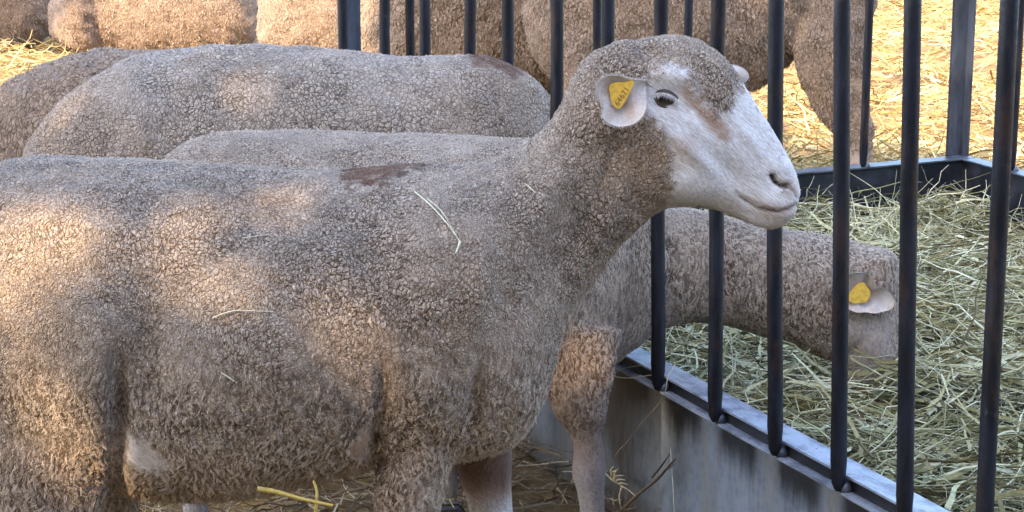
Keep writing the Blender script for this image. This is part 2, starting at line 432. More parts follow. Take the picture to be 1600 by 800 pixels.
def box_me(name, x0, x1, y0, y1, z0, z1, bev=.0):
    bm = bmesh.new(); vs = [bm.verts.new((x, y, z)) for x in (x0, x1) for y in (y0, y1) for z in (z0, z1)]
    for f in ((0, 1, 3, 2), (4, 6, 7, 5), (0, 4, 5, 1), (2, 3, 7, 6), (0, 2, 6, 4), (1, 5, 7, 3)): bm.faces.new([vs[i] for i in f])
    bmesh.ops.recalc_face_normals(bm, faces=bm.faces)
    if bev: bmesh.ops.bevel(bm, geom=bm.edges[:], offset=bev, segments=2, affect='EDGES')
    me = bpy.data.meshes.new(name); bm.to_mesh(me); bm.free(); return me
def fpart(name, me, mat, rz=ROT, off=Vector((0, 0, 0))):
    o = link(name, me, mat, feeder); o.rotation_euler = (0, 0, rz); o.location = off; return o
# local frame of the front panel: x along U, y across (+ = into the feeder: NN is -90deg.. check sign)
side = 1 if Vector((-math.sin(ROT), math.cos(ROT), 0)).dot(NN) > 0 else -1
def bx(name, x0, x1, s0, s1, z0, z1, mat, bev=.0015):
    """x along U from the far corner, s across into the feeder"""
    a, b = sorted((s0 * side, s1 * side)); return fpart(name, box_me(name, x0, x1, a, b, z0, z1, bev), mat)
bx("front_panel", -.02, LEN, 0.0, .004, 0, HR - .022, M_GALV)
bx("front_rim", -.02, LEN, -.010, .044, HR - .004, HR, M_RIM)
bx("rim_lip", -.02, LEN, -.022, -.001, HR - .030, HR - .0245, M_RIM)
bx("lip_back", -.02, LEN, -.004, -.001, HR - .024, HR - .0045, M_INNER, .0005)
# far end wall (across) and right side wall
def across(name, x0, x1, s0, s1, z0, z1, mat, bev=.0015): return bx(name, x0, x1, s0, s1, z0, z1, mat, bev)
def m_post():
    k = N("post_paint"); p = k.pos(); n1 = k.noise(k.vmap(p, (14, 14, 4)), 1.0, 5, .65)
    col = k.mix(k.map(n1, .35, .65), c4(.03, .035, .047), c4(.10, .115, .15))
    col = k.mix(k.math('MULTIPLY', k.map(k.noise(p, 30, 5, .7), .55, .7), .6), col, c4(.10, .07, .055))
    k.bsdf(col, .45, .5, .2, bump=n1, bstr=.3); return k.m
M_POST = m_post()
across("end_panel", -.004, 0.0, .006, S_W, 0, HR - .006, M_INNER)
across("end_rim", -.045, .012, .056, S_W + .03, HR - .004, HR + .001, M_POST)
across("side_panel", .002, LEN, S_W - .004, S_W, 0, HR - .006, M_INNER)
across("side_rim", .014, LEN, S_W - .02, S_W + .035, HR - .0035, HR + .0005, M_POST)
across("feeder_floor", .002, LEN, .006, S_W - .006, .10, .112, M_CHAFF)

def tube_me(name, pts, radii, sides=14, flat_end=False):
    bm = bmesh.new(); rings = []
    for i, (p, r) in enumerate(zip(pts, radii)):
        p = Vector(p); tg = (Vector(pts[min(i + 1, len(pts) - 1)]) - Vector(pts[max(i - 1, 0)])).normalized()
        ax = tg.cross(Vector((0, 1, .01))).normalized(); ay = tg.cross(ax).normalized()
        rx, ry = (r if isinstance(r, tuple) else (r, r))
        rings.append([bm.verts.new(p + ax * rx * math.cos(t) + ay * ry * math.sin(t)) for t in [2 * math.pi * j / sides for j in range(sides)]])
    for a, b in zip(rings, rings[1:]):
        for j in range(sides): bm.faces.new((a[j], a[(j + 1) % sides], b[(j + 1) % sides], b[j]))
    bm.faces.new(rings[0]); bm.faces.new(rings[-1][::-1])
    bmesh.ops.recalc_face_normals(bm, faces=bm.faces)
    for f in bm.faces: f.smooth = len(f.verts) == 4
    me = bpy.data.meshes.new(name); bm.to_mesh(me); bm.free(); return me

TOPZ = 1.32
def bar_from(p0, p1, r, name="bar", zb=None):
    """bar through p0 (base) and p1, up to TOPZ; coordinates relative to the feeder root"""
    d = (p1 - p0); d = d / d.z; rel = p0 - C0
    if zb is not None: rel = rel + d * (zb - p0.z); 
    base = rel; top = base + d * (TOPZ - (base.z + C0.z))
    jit = lambda: Vector((RNG.normal(0, .0016), RNG.normal(0, .0016), 0))
    pts = [base, base + d * .012, base + d * .05, base + d * .11, base + (top - base) * .33 + jit(), base + (top - base) * .5 + jit(), base + (top - base) * .72 + jit(), top]
    off = -NN * .0
    me = tube_me(name, pts, [(r * .45, r * .40), (r * .85, r * .6), (r * 1.04, r * .9), (r, r), (r, r), (r, r), (r, r), (r, r)])
    o = link(name, me, M_PAINT, feeder)
    w = tube_me("weld", [base + Vector((0, 0, -.006)) + NN * .012, base + Vector((0, 0, .002)) + NN * .012, base + Vector((0, 0, .012)) + NN * .012], [r * .6, r * .95, r * .5], 10)
    link("weld", w, M_POST, o)
    return o
front = [(1578, 1534, 845), (1425.5, 1413, 785), (1318, 1310, 730), (1215, 1211, 680), (1123, 1117, 628), (1032, 1028, 580), (950, 948, 535), (869, 868, 492), (793, 793, 455), (734, 734, 420), (664, 665, 385), (602, 603, 352)]
FB = []
for tx, bx_, by in front:
    # base point: where the rim line passes; solve z on fence plane at base pixel column with z = HR-.03
    # march py so that z = HR - .03
    py = by
    for _ in range(6):
        p = fence_pt(bx_, py, .024); e = p.z - (HR - .022); py += e * 900 * .9
    b = fence_pt(bx_, py, .024); t = fence_pt(tx, 0, .024)
    FB.append((b, t)); rr = .0128
    bar_from(b, t, rr)
# two nearer bars, carried on by the same spacing
for k_ in (1, 2, 3):
    b, t = FB[0]; bar_from(b + U * .2 * k_, t + U * .2 * k_, .0128)
for x in (541, 645, 931, 1070, 1347):
    b = end_pt(x, 300); b.z = HR; bar_from(b, b + Vector((0, 0, .5)), .0118 if x != 1240 else .011)
for k_ in range(1, 15):                                       # right side of the feeder
    b = CRN + U * .215 * k_; b.z = HR; bar_from(b, b + Vector((0, 0, .5)), .012)
def post(px, py, w, plane):
    p = plane(px, py); p.z = 0; rel = p - C0
    me = box_me("corner_post", -.004, .004, -w / 2, w / 2, HR * 0, TOPZ, .001)
    o = link("corner_post", me, M_PAINT, feeder); o.location = rel; return o
def angle_post(x, s):
    bm_parts = []
    o1 = across("corner_post", x - .005, x + .003, s - .033, s + .033, 0.0, TOPZ, M_POST)
    return o1
across("corner_post", -.062, -.054, -.040, .020, 0.0, TOPZ, M_POST)
across("corner_post", -.0535, -.010, -.040, -.034, 0.0, TOPZ, M_POST)
across("corner_post", -.062, -.054, S_W - .026, S_W + .030, 0.0, TOPZ, M_POST)
across("corner_post", -.0535, -.022, S_W + .024, S_W + .030, 0.0, TOPZ, M_POST)
bx("top_rail", -.05, LEN, -.040, -.008, TOPZ, TOPZ + .04, M_PAINT)
bx("top_rail", -.05, .012, -.006, S_W + .02, TOPZ + .002, TOPZ + .042, M_PAINT)
bx("top_rail", .014, LEN, S_W - .015, S_W + .02, TOPZ + .001, TOPZ + .041, M_PAINT)

# hay inside
rh = np.random.default_rng(5)
def hay_pt(t, s): 
    p = np.array(C0)[None] + t[:, None] * np.array(U)[None] + s[:, None] * np.array(NN)[None]; return p
HEAD2 = W(1362, 610, 3.74); HEAD2.z = 0; TH = (HEAD2 - C0).dot(U) + .05; SH = (HEAD2 - C0).dot(NN)
def hay_h(t, s):
    h = .215 + .05 * np.exp(-(t / .5) ** 2) + .035 * np.sin(t * 3.1 + s * 2) * np.cos(s * 4.2 - t) + .02 * np.sin(t * 9 + s * 7)
    h += .055 * np.exp(-((t - 2.0) / .8) ** 2 - ((s - .75) / .5) ** 2) + .075 * np.exp(-((s - .12) / .14) ** 2) * np.clip((t - .9), 0, 1)
    h += .10 * np.exp(-((t - TH) / .15) ** 2 - ((s - SH) / .22) ** 2) + .05 * np.exp(-((t - 1.2) / .5) ** 2 - ((s - 1.2) / .5) ** 2)
    return h
def inside(D, t, s, L):
    for ax, v, hi in ((np.array(NN), s, S_W), (np.array(U), t, LEN)):
        c_ = D @ ax; e = v + c_ * L * 1.25; bad = (e < .03) | (e > hi - .03); D[bad] -= 2 * c_[bad, None] * ax[None]
        c_ = D @ ax; e = v + c_ * L * 1.25; bad = (e < .03) | (e > hi - .03); D[bad] -= c_[bad, None] * ax[None]
    return D / np.linalg.norm(D, axis=1, keepdims=True)
n = 11500
t_ = rh.uniform(.03, LEN - .05, n); s_ = rh.uniform(.05, S_W - .05, n)
P = hay_pt(t_, s_); P[:, 2] = hay_h(t_, s_) + rh.uniform(-.05, .012, n)
D = flat_dirs(n, rh, .20)
Lh = rh.uniform(.08, .26, n); D = inside(D, t_, s_, Lh)
s1 = strands(P, D, Lh, rh.uniform(.0010, .0036, n), rh.uniform(-.12, .25, n), seg=4, sides=3, rng=rh)
n = 1500
t_ = rh.uniform(.03, LEN - .05, n); s_ = rh.uniform(.05, S_W - .05, n)
P = hay_pt(t_, s_); P[:, 2] = hay_h(t_, s_) - .01
D = flat_dirs(n, rh, .45); D[:, 2] = np.abs(D[:, 2]) * .8
Lh = rh.uniform(.08, .20, n); D = inside(D, t_, s_, Lh)
s2 = strands(P, D, Lh, rh.uniform(.0011, .0022, n), rh.uniform(-.2, .35, n), seg=5, sides=3, rng=rh)
n = 5000                                                       # flat leaf blades
t_ = rh.uniform(.03, LEN - .05, n); s_ = rh.uniform(.05, S_W - .05, n)
P = hay_pt(t_, s_); P[:, 2] = hay_h(t_, s_) + rh.uniform(-.04, .02, n)
Lh = rh.uniform(.06, .18, n); s3 = strands(P, inside(flat_dirs(n, rh, .3), t_, s_, Lh), Lh, rh.uniform(.0024, .0056, n), rh.uniform(0, .7, n), seg=4, sides=2, rng=rh, rnd=rh.uniform(.1, .8, n))
n = 420; t_ = rh.uniform(.04, .9, n); s_ = rh.uniform(.1, S_W - .1, n); P = hay_pt(t_, s_); P[:, 2] = hay_h(t_, s_) - .02
D = flat_dirs(n, rh, .1); D[:, 2] = rh.uniform(.35, 1.4, n); D /= np.linalg.norm(D, axis=1, keepdims=True); Lh = rh.uniform(.07, .19, n); D = inside(D, t_, s_, Lh)
s4 = strands(P, D, Lh, rh.uniform(.0012, .0026, n), rh.uniform(0, .3, n), seg=5, sides=3, rng=rh, rnd=rh.uniform(.5, 1, n))
n = 60; t_ = rh.uniform(.2, LEN - .3, n); s_ = rh.uniform(.1, S_W - .1, n); P = hay_pt(t_, s_); P[:, 2] = hay_h(t_, s_) + .012
Lh = rh.uniform(.12, .28, n); s5 = strands(P, inside(flat_dirs(n, rh, .12), t_, s_, Lh), Lh, rh.uniform(.002, .0036, n), rh.uniform(0, .25, n), seg=6, sides=5, rng=rh, rnd=np.zeros(n))
hay = strand_obj("hay", [s1, s2, s3, s4, s5], M_HAY)
props(hay, "loose heap of dry green hay filling the feeder behind the bars", "hay", kind='stuff')
# packed body of the hay under the loose stalks
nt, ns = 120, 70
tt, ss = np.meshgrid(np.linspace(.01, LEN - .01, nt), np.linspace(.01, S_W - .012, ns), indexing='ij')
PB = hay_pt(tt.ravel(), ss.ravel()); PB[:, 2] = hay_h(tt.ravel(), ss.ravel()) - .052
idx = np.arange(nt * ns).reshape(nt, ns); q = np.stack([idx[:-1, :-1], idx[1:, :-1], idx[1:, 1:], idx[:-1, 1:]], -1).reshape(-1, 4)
hb = link("packed_hay", np_mesh("packed_hay", PB, q, True), M_CHAFF); props(hb, "packed layer of hay, darkened for shade, under the loose stalks in the feeder", "hay", kind='stuff')

# ---------------------------------------------------------------- sheep building
def catmull(A_, sub):
    A_ = np.asarray(A_, float); out = []
    for i in range(len(A_) - 1):
        p0 = A_[max(i - 1, 0)]; p1 = A_[i]; p2 = A_[i + 1]; p3 = A_[min(i + 2, len(A_) - 1)]
        for j in range(sub):
            t = j / sub
            out.append(.5 * ((2 * p1) + (-p0 + p2) * t + (2 * p0 - 5 * p1 + 4 * p2 - p3) * t * t + (-p0 + 3 * p1 - 3 * p2 + p3) * t ** 3))
    out.append(A_[-1]); return np.array(out)

def loft(bm, C, Au, Bu, sides=32, ex=2.2, sub=3, narrow_top=0.0):
    """rings: centre C, half-axis vectors Au (up-ish) and Bu (lateral)"""
    S = catmull(np.concatenate([C, Au, Bu], 1), sub); rings = []
    for row in S:
        c, a, b = Vector(row[:3]), Vector(row[3:6]), Vector(row[6:9]); ring = []
        for j in range(sides):
            th = 2 * math.pi * j / sides; cs, sn = math.cos(th), math.sin(th)
            u = math.copysign(abs(cs) ** (2 / ex), cs); v = math.copysign(abs(sn) ** (2 / ex), sn)
            v *= 1 - narrow_top * u
            ring.append(bm.verts.new(c + a * u + b * v))
        rings.append(ring)
    for a, b in zip(rings, rings[1:]):
        for j in range(sides): bm.faces.new((a[j], a[(j + 1) % sides], b[(j + 1) % sides], b[j]))
    bm.faces.new(rings[0][::-1]); bm.faces.new(rings[-1])

def trunk_loft(bm, st, L=Vector((0, 1, 0)), ex=2.2, nt=0.0, org=Vector((0, 0, 0))):
    C, Au, Bu = [], [], []
    for tx, ty, bx_, by, w, Y in st:
        T = W(tx, ty, Y) - org; B = W(bx_, by, Y) - org
        C.append((T + B) / 2); Au.append((T - B) / 2); Bu.append(L * w)
    loft(bm, np.array(C), np.array(Au), np.array(Bu), ex=ex, narrow_top=nt)

def leg_loft(bm, pts, org=Vector((0, 0, 0)), sides=18):
    """pts: (px, py, Y, rx, ry)"""
    C = [W(p[0], p[1], p[2]) - org for p in pts]; Au, Bu = [], []
    for i, p in enumerate(pts):
        tg = (C[min(i + 1, len(C) - 1)] - C[max(i - 1, 0)]).normalized()
        ax = Vector((0, 1, 0)).cross(tg).normalized(); ay = tg.cross(ax).normalized()
        Au.append(ax * p[3]); Bu.append(ay * p[4])
    loft(bm, np.array(C), np.array(Au), np.array(Bu), sides=sides, ex=2.0)

def ball(bm, c, r):
    m = bmesh.ops.create_uvsphere(bm, u_segments=24, v_segments=16, radius=1.0)
    bmesh.ops.transform(bm, matrix=Matrix.Translation(c) @ Matrix.Diagonal((r[0], r[1], r[2], 1)), verts=m['verts'])

def fuse(bm, voxel, smooth, sub):
    """one continuous skin out of the overlapping volumes"""
    bmesh.ops.recalc_face_normals(bm, faces=bm.faces)
    me = bpy.data.meshes.new("tmp"); bm.to_mesh(me); bm.free()
    o = bpy.data.objects.new("tmp", me); COL.objects.link(o)
    m = o.modifiers.new("r", 'REMESH'); m.mode = 'VOXEL'; m.voxel_size = voxel; m.use_smooth_shade = True
    m = o.modifiers.new("s", 'SMOOTH'); m.factor = .5; m.iterations = smooth
    if sub: m = o.modifiers.new("u", 'SUBSURF'); m.levels = sub; m.render_levels = sub
    dg = bpy.context.evaluated_depsgraph_get(); ev = o.evaluated_get(dg)
    out = bpy.data.meshes.new_from_object(ev); bpy.data.objects.remove(o); bpy.data.meshes.remove(me)
    return out

def co(me):
    a = np.empty(len(me.vertices) * 3, np.float32); me.vertices.foreach_get("co", a); return a.reshape(-1, 3).astype(float)
def nor(me):
    a = np.empty(len(me.vertices) * 3, np.float32); me.vertex_normals.foreach_get("vector", a); return a.reshape(-1, 3).astype(float)
def put(me, V):
    me.vertices.foreach_set("co", V.astype(np.float32).ravel()); me.update()

def seg_dist(P2, path):
    d = np.full(len(P2), 1e9); s = np.zeros(len(P2)); path = np.asarray(path, float); k = len(path) - 1
    for i in range(k):
        a, b = path[i], path[i + 1]; ab = b - a; t = np.clip(((P2 - a) @ ab) / (ab @ ab), 0, 1)
        di = np.linalg.norm(P2 - (a + t[:, None] * ab), axis=1); m = di < d; d[m] = di[m]; s[m] = (i + t[m]) / k
    return d, s
def poly_sd(P2, poly):
    """signed distance, positive inside"""
    poly = np.asarray(poly, float); d, _ = seg_dist(P2, np.vstack([poly, poly[:1]])); ins = np.zeros(len(P2), bool)
    j = len(poly) - 1
    for i in range(len(poly)):
        xi, yi = poly[i]; xj, yj = poly[j]
        c = ((yi > P2[:, 1]) != (yj > P2[:, 1])) & (P2[:, 0] < (xj - xi) * (P2[:, 1] - yi) / (yj - yi + 1e-9) + xi); ins ^= c; j = i
    return np.where(ins, d, -d)
def wob(P3, s, amp):
    """cheap smooth noise on arrays"""
    x, y, z = (P3 * s).T
    return amp * (np.sin(x + 1.7 * np.sin(y * 1.3 + z)) * np.cos(z * 1.1 + .9 * np.sin(x * 1.7)) + .5 * np.sin(2.3 * x + 3.1 * z + np.sin(y * 2.9)))

def fleece(body_me, parent, n, mat, length=.007, width=.0008, lift=.5, seed=1, hang=.8, cell=.0065, side=(0, -1, .35), name="fleece", extra=None, clump=.48, vstretch=.55, face=False):
    """short wool growing out of the skin mesh; fibres are gathered into locks that meet at their tips"""
    rng = np.random.default_rng(seed); me = body_me; me.calc_loop_triangles()
    nt = len(me.loop_triangles); T = np.empty(nt * 3, np.int32); me.loop_triangles.foreach_get("vertices", T); T = T.reshape(-1, 3)
    V = co(me); NV = nor(me)
    mk = np.empty(len(V) * 4, np.float32); me.attributes["mask"].data.foreach_get("color", mk); mk = mk.reshape(-1, 4)
    a, b, c = V[T[:, 0]], V[T[:, 1]], V[T[:, 2]]
    ar = np.linalg.norm(np.cross(b - a, c - a), axis=1) * ((smoothstep(.45, .9, mk[T[:, 0], 0]) * (1 - .8 * mk[T[:, 0], 1]) * (V[T[:, 0], 2] > .62)) if face else (1 - mk[T[:, 0], 0]) ** 2)
    sd = np.array(side) / np.linalg.norm(side)
    ar = ar * np.where(NV[T[:, 0]] @ sd > -.12, 1.0, .0)
    cdf = np.cumsum(ar)
    def sample(m):
        idx = np.searchsorted(cdf, rng.uniform(0, cdf[-1], m)).clip(0, nt - 1)
        u = rng.uniform(0, 1, m); v = rng.uniform(0, 1, m); f = u + v > 1; u[f] = 1 - u[f]; v[f] = 1 - v[f]; w = 1 - u - v
        t0, t1, t2 = T[idx, 0], T[idx, 1], T[idx, 2]
        P = V[t0] * w[:, None] + V[t1] * u[:, None] + V[t2] * v[:, None]
        Nn = NV[t0] * w[:, None] + NV[t1] * u[:, None] + NV[t2] * v[:, None]; Nn /= np.linalg.norm(Nn, axis=1, keepdims=True) + 1e-9
        return P, Nn, mk[t0]
    # seeds of the locks
    ns = max(50, int(cdf[-1] / (cell * cell * .8 / vstretch)))
    SP_, SN, _ = sample(ns)
    G = np.array([[-.12, 0, -1.0]]) + np.stack([wob(SP_, 30, .5), wob(SP_ + 3, 27, .3), wob(SP_ + 7, 34, .3)], 1) + rng.normal(0, .28, (ns, 3))
    if face: G = np.array([[-.75, 0, -.50]]) + rng.normal(0, .12, (ns, 3))
    G = G - (G * SN).sum(1, keepdims=True) * SN; G /= np.linalg.norm(G, axis=1, keepdims=True) + 1e-6
    steep = np.clip(1.05 - np.abs(SN[:, 2:3]), .10, 1)
    SD = SN * lift + G * hang * steep; SD /= np.linalg.norm(SD, axis=1, keepdims=True)
    SL = length * rng.uniform(.75, 1.3, ns) * (1 + (extra(SP_) if extra else 0)); SR = rng.uniform(0, 1, ns)
    SC = np.cross(SD, SN) ; SC /= np.linalg.norm(SC, axis=1, keepdims=True) + 1e-6
    SB = SC * rng.normal(0, .45, (ns, 1)) - SN * .22 + G * .25 * hang
    kd = KDTree(ns); sw = np.array([1, 1, vstretch])
    for i, p in enumerate(SP_ * sw): kd.insert(p, i)
    kd.balance()
    P, Nn, m = sample(n)
    fn = [kd.find_n(p, 2) for p in P * sw]; ci = np.array([f[0][1] for f in fn]); gap = np.array([f[1][2] - f[0][2] for f in fn])
    edge_ = smoothstep(.0, .42, gap / cell) if not face else np.ones(n)
    kp = rng.uniform(0, 1, n) < .25 + .75 * edge_; P, Nn, m, ci, edge_ = P[kp], Nn[kp], m[kp], ci[kp], edge_[kp]; n = len(P)
    D = SD[ci] + rng.normal(0, .14, (n, 3)); D /= np.linalg.norm(D, axis=1, keepdims=True)
    L = SL[ci] * rng.uniform(.75, 1.15, n) * (.30 + .70 * edge_)
    seg = 3; t = np.linspace(0, 1, seg + 1)
    ctr = P[:, None] - Nn[:, None] * .0008 + D[:, None] * (L[:, None, None] * t[None, :, None]) + SB[ci][:, None] * (L[:, None, None] * (t ** 2)[None, :, None])
    tgt = SP_[ci] + (SD[ci] + SB[ci]) * SL[ci][:, None]
    pull = clump * (t ** 1.3)[None, :, None] * rng.uniform(.75, 1.1, (n, 1, 1))
    along = tgt[:, None] - ctr[:, -1:]
    along = along - (along * D[:, None]).sum(-1, keepdims=True) * D[:, None] * .6
    ctr = ctr + along * pull
    wv = np.cross(D, Nn + rng.normal(0, .4, (n, 3))); wv /= np.linalg.norm(wv, axis=1, keepdims=True) + 1e-9
    ctr = ctr + wv[:, None] * (np.sin(t * 6 + rng.uniform(0, 6, (n, 1)))[..., None] * L[:, None, None] * .07)
    wd = width * rng.uniform(.6, 1.4, n)[:, None] * np.array([1.0, 1.0, .8, .2])[None]
    Vv = np.stack([ctr + wv[:, None] * wd[..., None], ctr - wv[:, None] * wd[..., None]], 2).reshape(-1, 3)
    base = (np.arange(n) * (seg + 1) * 2)[:, None] + (np.arange(seg) * 2)[None]
    Fc = np.stack([base, base + 1, base + 3, base + 2], -1).reshape(-1, 4)
    fm = np_mesh(name, Vv, Fc, True)
    r = np.clip(rng.uniform(0, 1, n) * .30 + SR[ci] * .38 + .32 * (wob(P, 11, .55) + .5), 0, 1)
    set_attr(fm, "rnd", np.repeat(r, 8)); set_attr(fm, "tip", np.tile(np.repeat(t, 2), n)); set_col(fm, "mask", np.repeat(m, 8, axis=0))
    return link(name, fm, mat, parent)

def finish(name, me, root, wool, voxsmooth=True):
    me.polygons.foreach_set("use_smooth", np.ones(len(me.polygons), dtype=bool))
    return link("body", me, wool, root)

def hoof(root, px, py, Y, w=.026, yaw=0.0):
    """cloven hoof whose sole stands on z=0 below the given point"""
    p = W(px, py, Y) - root.location; zb = -root.location.z
    bm = bmesh.new()
    for sy in (-1, 1):
        prof = [(-.026, .050), (.022, .052), (.048, .006), (.050, 0), (-.024, 0)]
        a = [bm.verts.new((p.x + x, p.y + sy * .002, zb + z)) for x, z in prof]
        b = [bm.verts.new((p.x + x * .85, p.y + sy * w, zb + z * .96)) for x, z in prof]
        n_ = len(prof)
        for j in range(n_): bm.faces.new((a[j], a[(j + 1) % n_], b[(j + 1) % n_], b[j]))
        bm.faces.new(a); bm.faces.new(b)
    bmesh.ops.recalc_face_normals(bm, faces=bm.faces); bmesh.ops.bevel(bm, geom=bm.edges[:], offset=.004, segments=2, affect='EDGES')
    me = bpy.data.meshes.new("hoof"); bm.to_mesh(me); bm.free(); return link("hoof", me, M_HOOF, root)

GY0 = lambda z, Y: 400 - F * math.tan(PITCH + math.atan((z - HC) / Y))     # pixel row of height z at depth Y (x=800)

# ================================================================ the main ewe
Y0 = 2.85
main = empty("sheep", (-.3, Y0, 0), "large ewe nearest the camera, pale face raised at the bars, brown stain on her back", "sheep", "sheep of the flock")
ORG = Vector(main.location)
bm = bmesh.new()
trunk = [(-85, 360, -85, 470, .07), (-58, 292, -62, 600, .15), (0, 258, -10, 690, .19), (60, 250, 60, 735, .205), (150, 254, 150, 738, .215), (250, 258, 250, 758, .225),
         (350, 265, 350, 760, .23), (450, 272, 450, 745, .23), (550, 272, 550, 720, .22), (640, 264, 640, 712, .205), (720, 262, 730, 700, .19),
         (785, 252, 800, 682, .17), (828, 226, 850, 612, .14), (862, 193, 880, 508, .106), (884, 155, 924, 440, .086), (902, 112, 973, 374, .077), (935, 80, 1030, 326, .072),
         (985, 62, 1062, 322, .070)]
trunk_loft(bm, [t + (Y0,) for t in trunk], org=ORG, ex=2.25)
head = [(950, 100, 1000, 250, .045), (985, 72, 1040, 305, .064), (1035, 60, 1068, 320, .070), (1085, 66, 1095, 322, .066), (1128, 92, 1122, 328, .058), (1160, 130, 1148, 338, .049),
        (1188, 172, 1170, 347, .042), (1215, 215, 1190, 354, .038), (1236, 252, 1210, 356, .036), (1247, 282, 1228, 348, .031), (1250, 300, 1240, 332, .020), (1248, 310, 1243, 322, .008)]
trunk_loft(bm, [t + (Y0,) for t in head], org=ORG, ex=2.1, nt=.10)
leg_loft(bm, [(655, 560, 2.76, .10, .06), (655, 640, 2.74, .085, .055), (648, 700, 2.74, .055, .048), (640, 765, 2.74, .047, .043), (634, 830, 2.74, .040, .036), (632, 900, 2.74, .031, .029), (634, 960, 2.74, .029, .027), (636, 1080, 2.74, .021, .021), (642, 1150, 2.74, .025, .023), (650, 1185, 2.74, .026, .024)], ORG)
leg_loft(bm, [(735, 600, 2.94, .08, .055), (748, 670, 2.96, .055, .045), (755, 720, 2.96, .044, .036), (765, 780, 2.96, .034, .031), (772, 840, 2.96, .031, .028), (772, 900, 2.96, .029, .027), (772, 1000, 2.96, .020, .020), (776, 1050, 2.96, .024, .022), (782, 1083, 2.96, .026, .024)], ORG)
leg_loft(bm, [(20, 480, 2.76, .16, .07), (45, 600, 2.73, .135, .065), (75, 690, 2.72, .098, .06), (78, 770, 2.72, .08, .052), (50, 850, 2.72, .052, .042), (5, 930, 2.72, .036, .032), (0, 1000, 2.72, .026, .025), (12, 1120, 2.72, .022, .022), (30, 1190, 2.72, .026, .024)], ORG)
leg_loft(bm, [(60, 560, 2.94, .12, .06), (130, 690, 2.97, .09, .055), (165, 760, 2.98, .06, .045), (150, 840, 2.98, .04, .035), (110, 900, 2.98, .03, .028), (112, 1000, 2.98, .02, .02), (130, 1070, 2.98, .026, .024)], ORG)
me = fuse(bm, .0058, 7, 1)
V = co(me); NV = nor(me); PX = to_px(V + np.array(ORG)[None])
def bump(cx, cy, rx, ry, amp, rot=0.0, near=True):
    global V
    ca, sa = math.cos(rot), math.sin(rot); dx = PX[:, 0] - cx; dy = PX[:, 1] - cy
    u = (dx * ca + dy * sa) / rx; v = (-dx * sa + dy * ca) / ry
    g_ = np.exp(-(u * u + v * v)) * amp
    if near: g_ = g_ * np.clip(-NV[:, 1] * 1.5, 0, 1)
    V = V + NV * g_[:, None]
bump(700, 430, 90, 150, .028)                 # shoulder
bump(745, 440, 22, 75, .012, .12); bump(785, 470, 26, 90, -.012, .12)
bump(590, 420, 55, 130, -.010); bump(845, 420, 40, 110, -.008, .4)
bump(900, 330, 30, 90, -.008, .45); bump(860, 290, 28, 100, .006, .5)
bump(130, 350, 70, 45, .015); bump(225, 320, 90, 45, -.012); bump(150, 520, 50, 110, .012)
bump(230, 560, 40, 110, -.014); bump(400, 560, 130, 110, .015); bump(470, 330, 90, 40, -.008)
bump(742, 610, 14, 60, -.016, .1); bump(600, 620, 14, 60, -.016); bump(668, 610, 40, 60, .012); bump(935, 300, 10, 70, -.006, .35); bump(955, 340, 12, 55, .005, .5); bump(905, 380, 10, 60, -.005, .55); bump(985, 300, 9, 45, -.004, .3); bump(820, 640, 26, 40, .010); bump(183, 660, 16, 95, -.034); bump(588, 700, 14, 50, -.02)
# head sculpture
bump(1045, 118, 42, 13, .012, .25)            # brow ridge
bump(1040, 154, 26, 15, -.0075)               # eye socket
bump(1075, 172, 16, 14, -.004, .4)            # inner corner
bump(1085, 240, 50, 13, .009, .75)            # cheek bone ridge
bump(1135, 268, 42, 22, -.008, .7); bump(1100, 185, 40, 10, -.004, .85); bump(1170, 215, 45, 9, .003, .95)          # hollow of the cheek
bump(1070, 290, 40, 25, .007)                 # jaw muscle
bump(1150, 175, 30, 12, -.003, .95)
bump(1205, 318, 28, 14, .006, .5)             # lip
bump(1222, 262, 18, 14, .004)                 # nostril flare
bump(1180, 345, 30, 10, .004, .3)
bump(1080, 92, 60, 30, .006, .5, False)       # wool cap
sidefac = np.clip(np.abs(NV[:, 1]) * 2, 0, 1)
d, s_ = seg_dist(PX, [(1150, 303), (1165, 315), (1190, 325), (1215, 329), (1232, 327), (1243, 320)])
V = V - NV * (.0055 * np.exp(-(d / 4.0) ** 2) * np.clip(s_ * 4 + .2, 0, 1))[:, None]
mouth = np.exp(-(d / 5.0) ** 2) * np.clip(s_ * 2 + .15, 0, 1)
d2, s2_ = seg_dist(PX, [(1207, 274), (1212, 284), (1222, 290), (1232, 290)])
V = V - NV * (.011 * np.exp(-(d2 / 4.5) ** 2) * sidefac)[:, None]
d3, _ = seg_dist(PX, [(1232, 290), (1242, 300), (1246, 310)])
V = V - NV * (.004 * np.exp(-(d3 / 3.0) ** 2))[:, None]
nost = np.maximum(np.exp(-(d2 / 5.0) ** 2), .45 * np.exp(-(d3 / 3.5) ** 2)) * np.clip(sidefac + .3, 0, 1)
FACE = [(1010, 128), (1026, 112), (1050, 104), (1072, 112), (1088, 138), (1104, 166), (1122, 182), (1140, 172), (1152, 140), (1163, 122), (1290, 250), (1290, 390), (1030, 345), (1040, 316), (1052, 285), (1053, 248), (1040, 212), (1018, 186), (1008, 158)]
fsd = poly_sd(PX, FACE) + wob(V, 150, 6.0) + wob(V, 420, 3.0)
fc = smoothstep(-10, 13, fsd)
PXm = PX
pxr = PX[:, 0]; pyr = PX[:, 1]
legm = smoothstep(675, 700, pyr + wob(V, 120, 8)) * smoothstep(698, 712, pxr) * (V[:, 1] > .02) * (pxr < 860)
legm = np.maximum(legm, smoothstep(860, 890, pyr))
bald = smoothstep(-6, 8, poly_sd(PX, [(190, 690), (200, 682), (216, 684), (240, 706), (266, 730), (258, 738), (225, 733), (196, 722)]) + wob(V, 120, 4)) * (NV[:, 1] < .2)
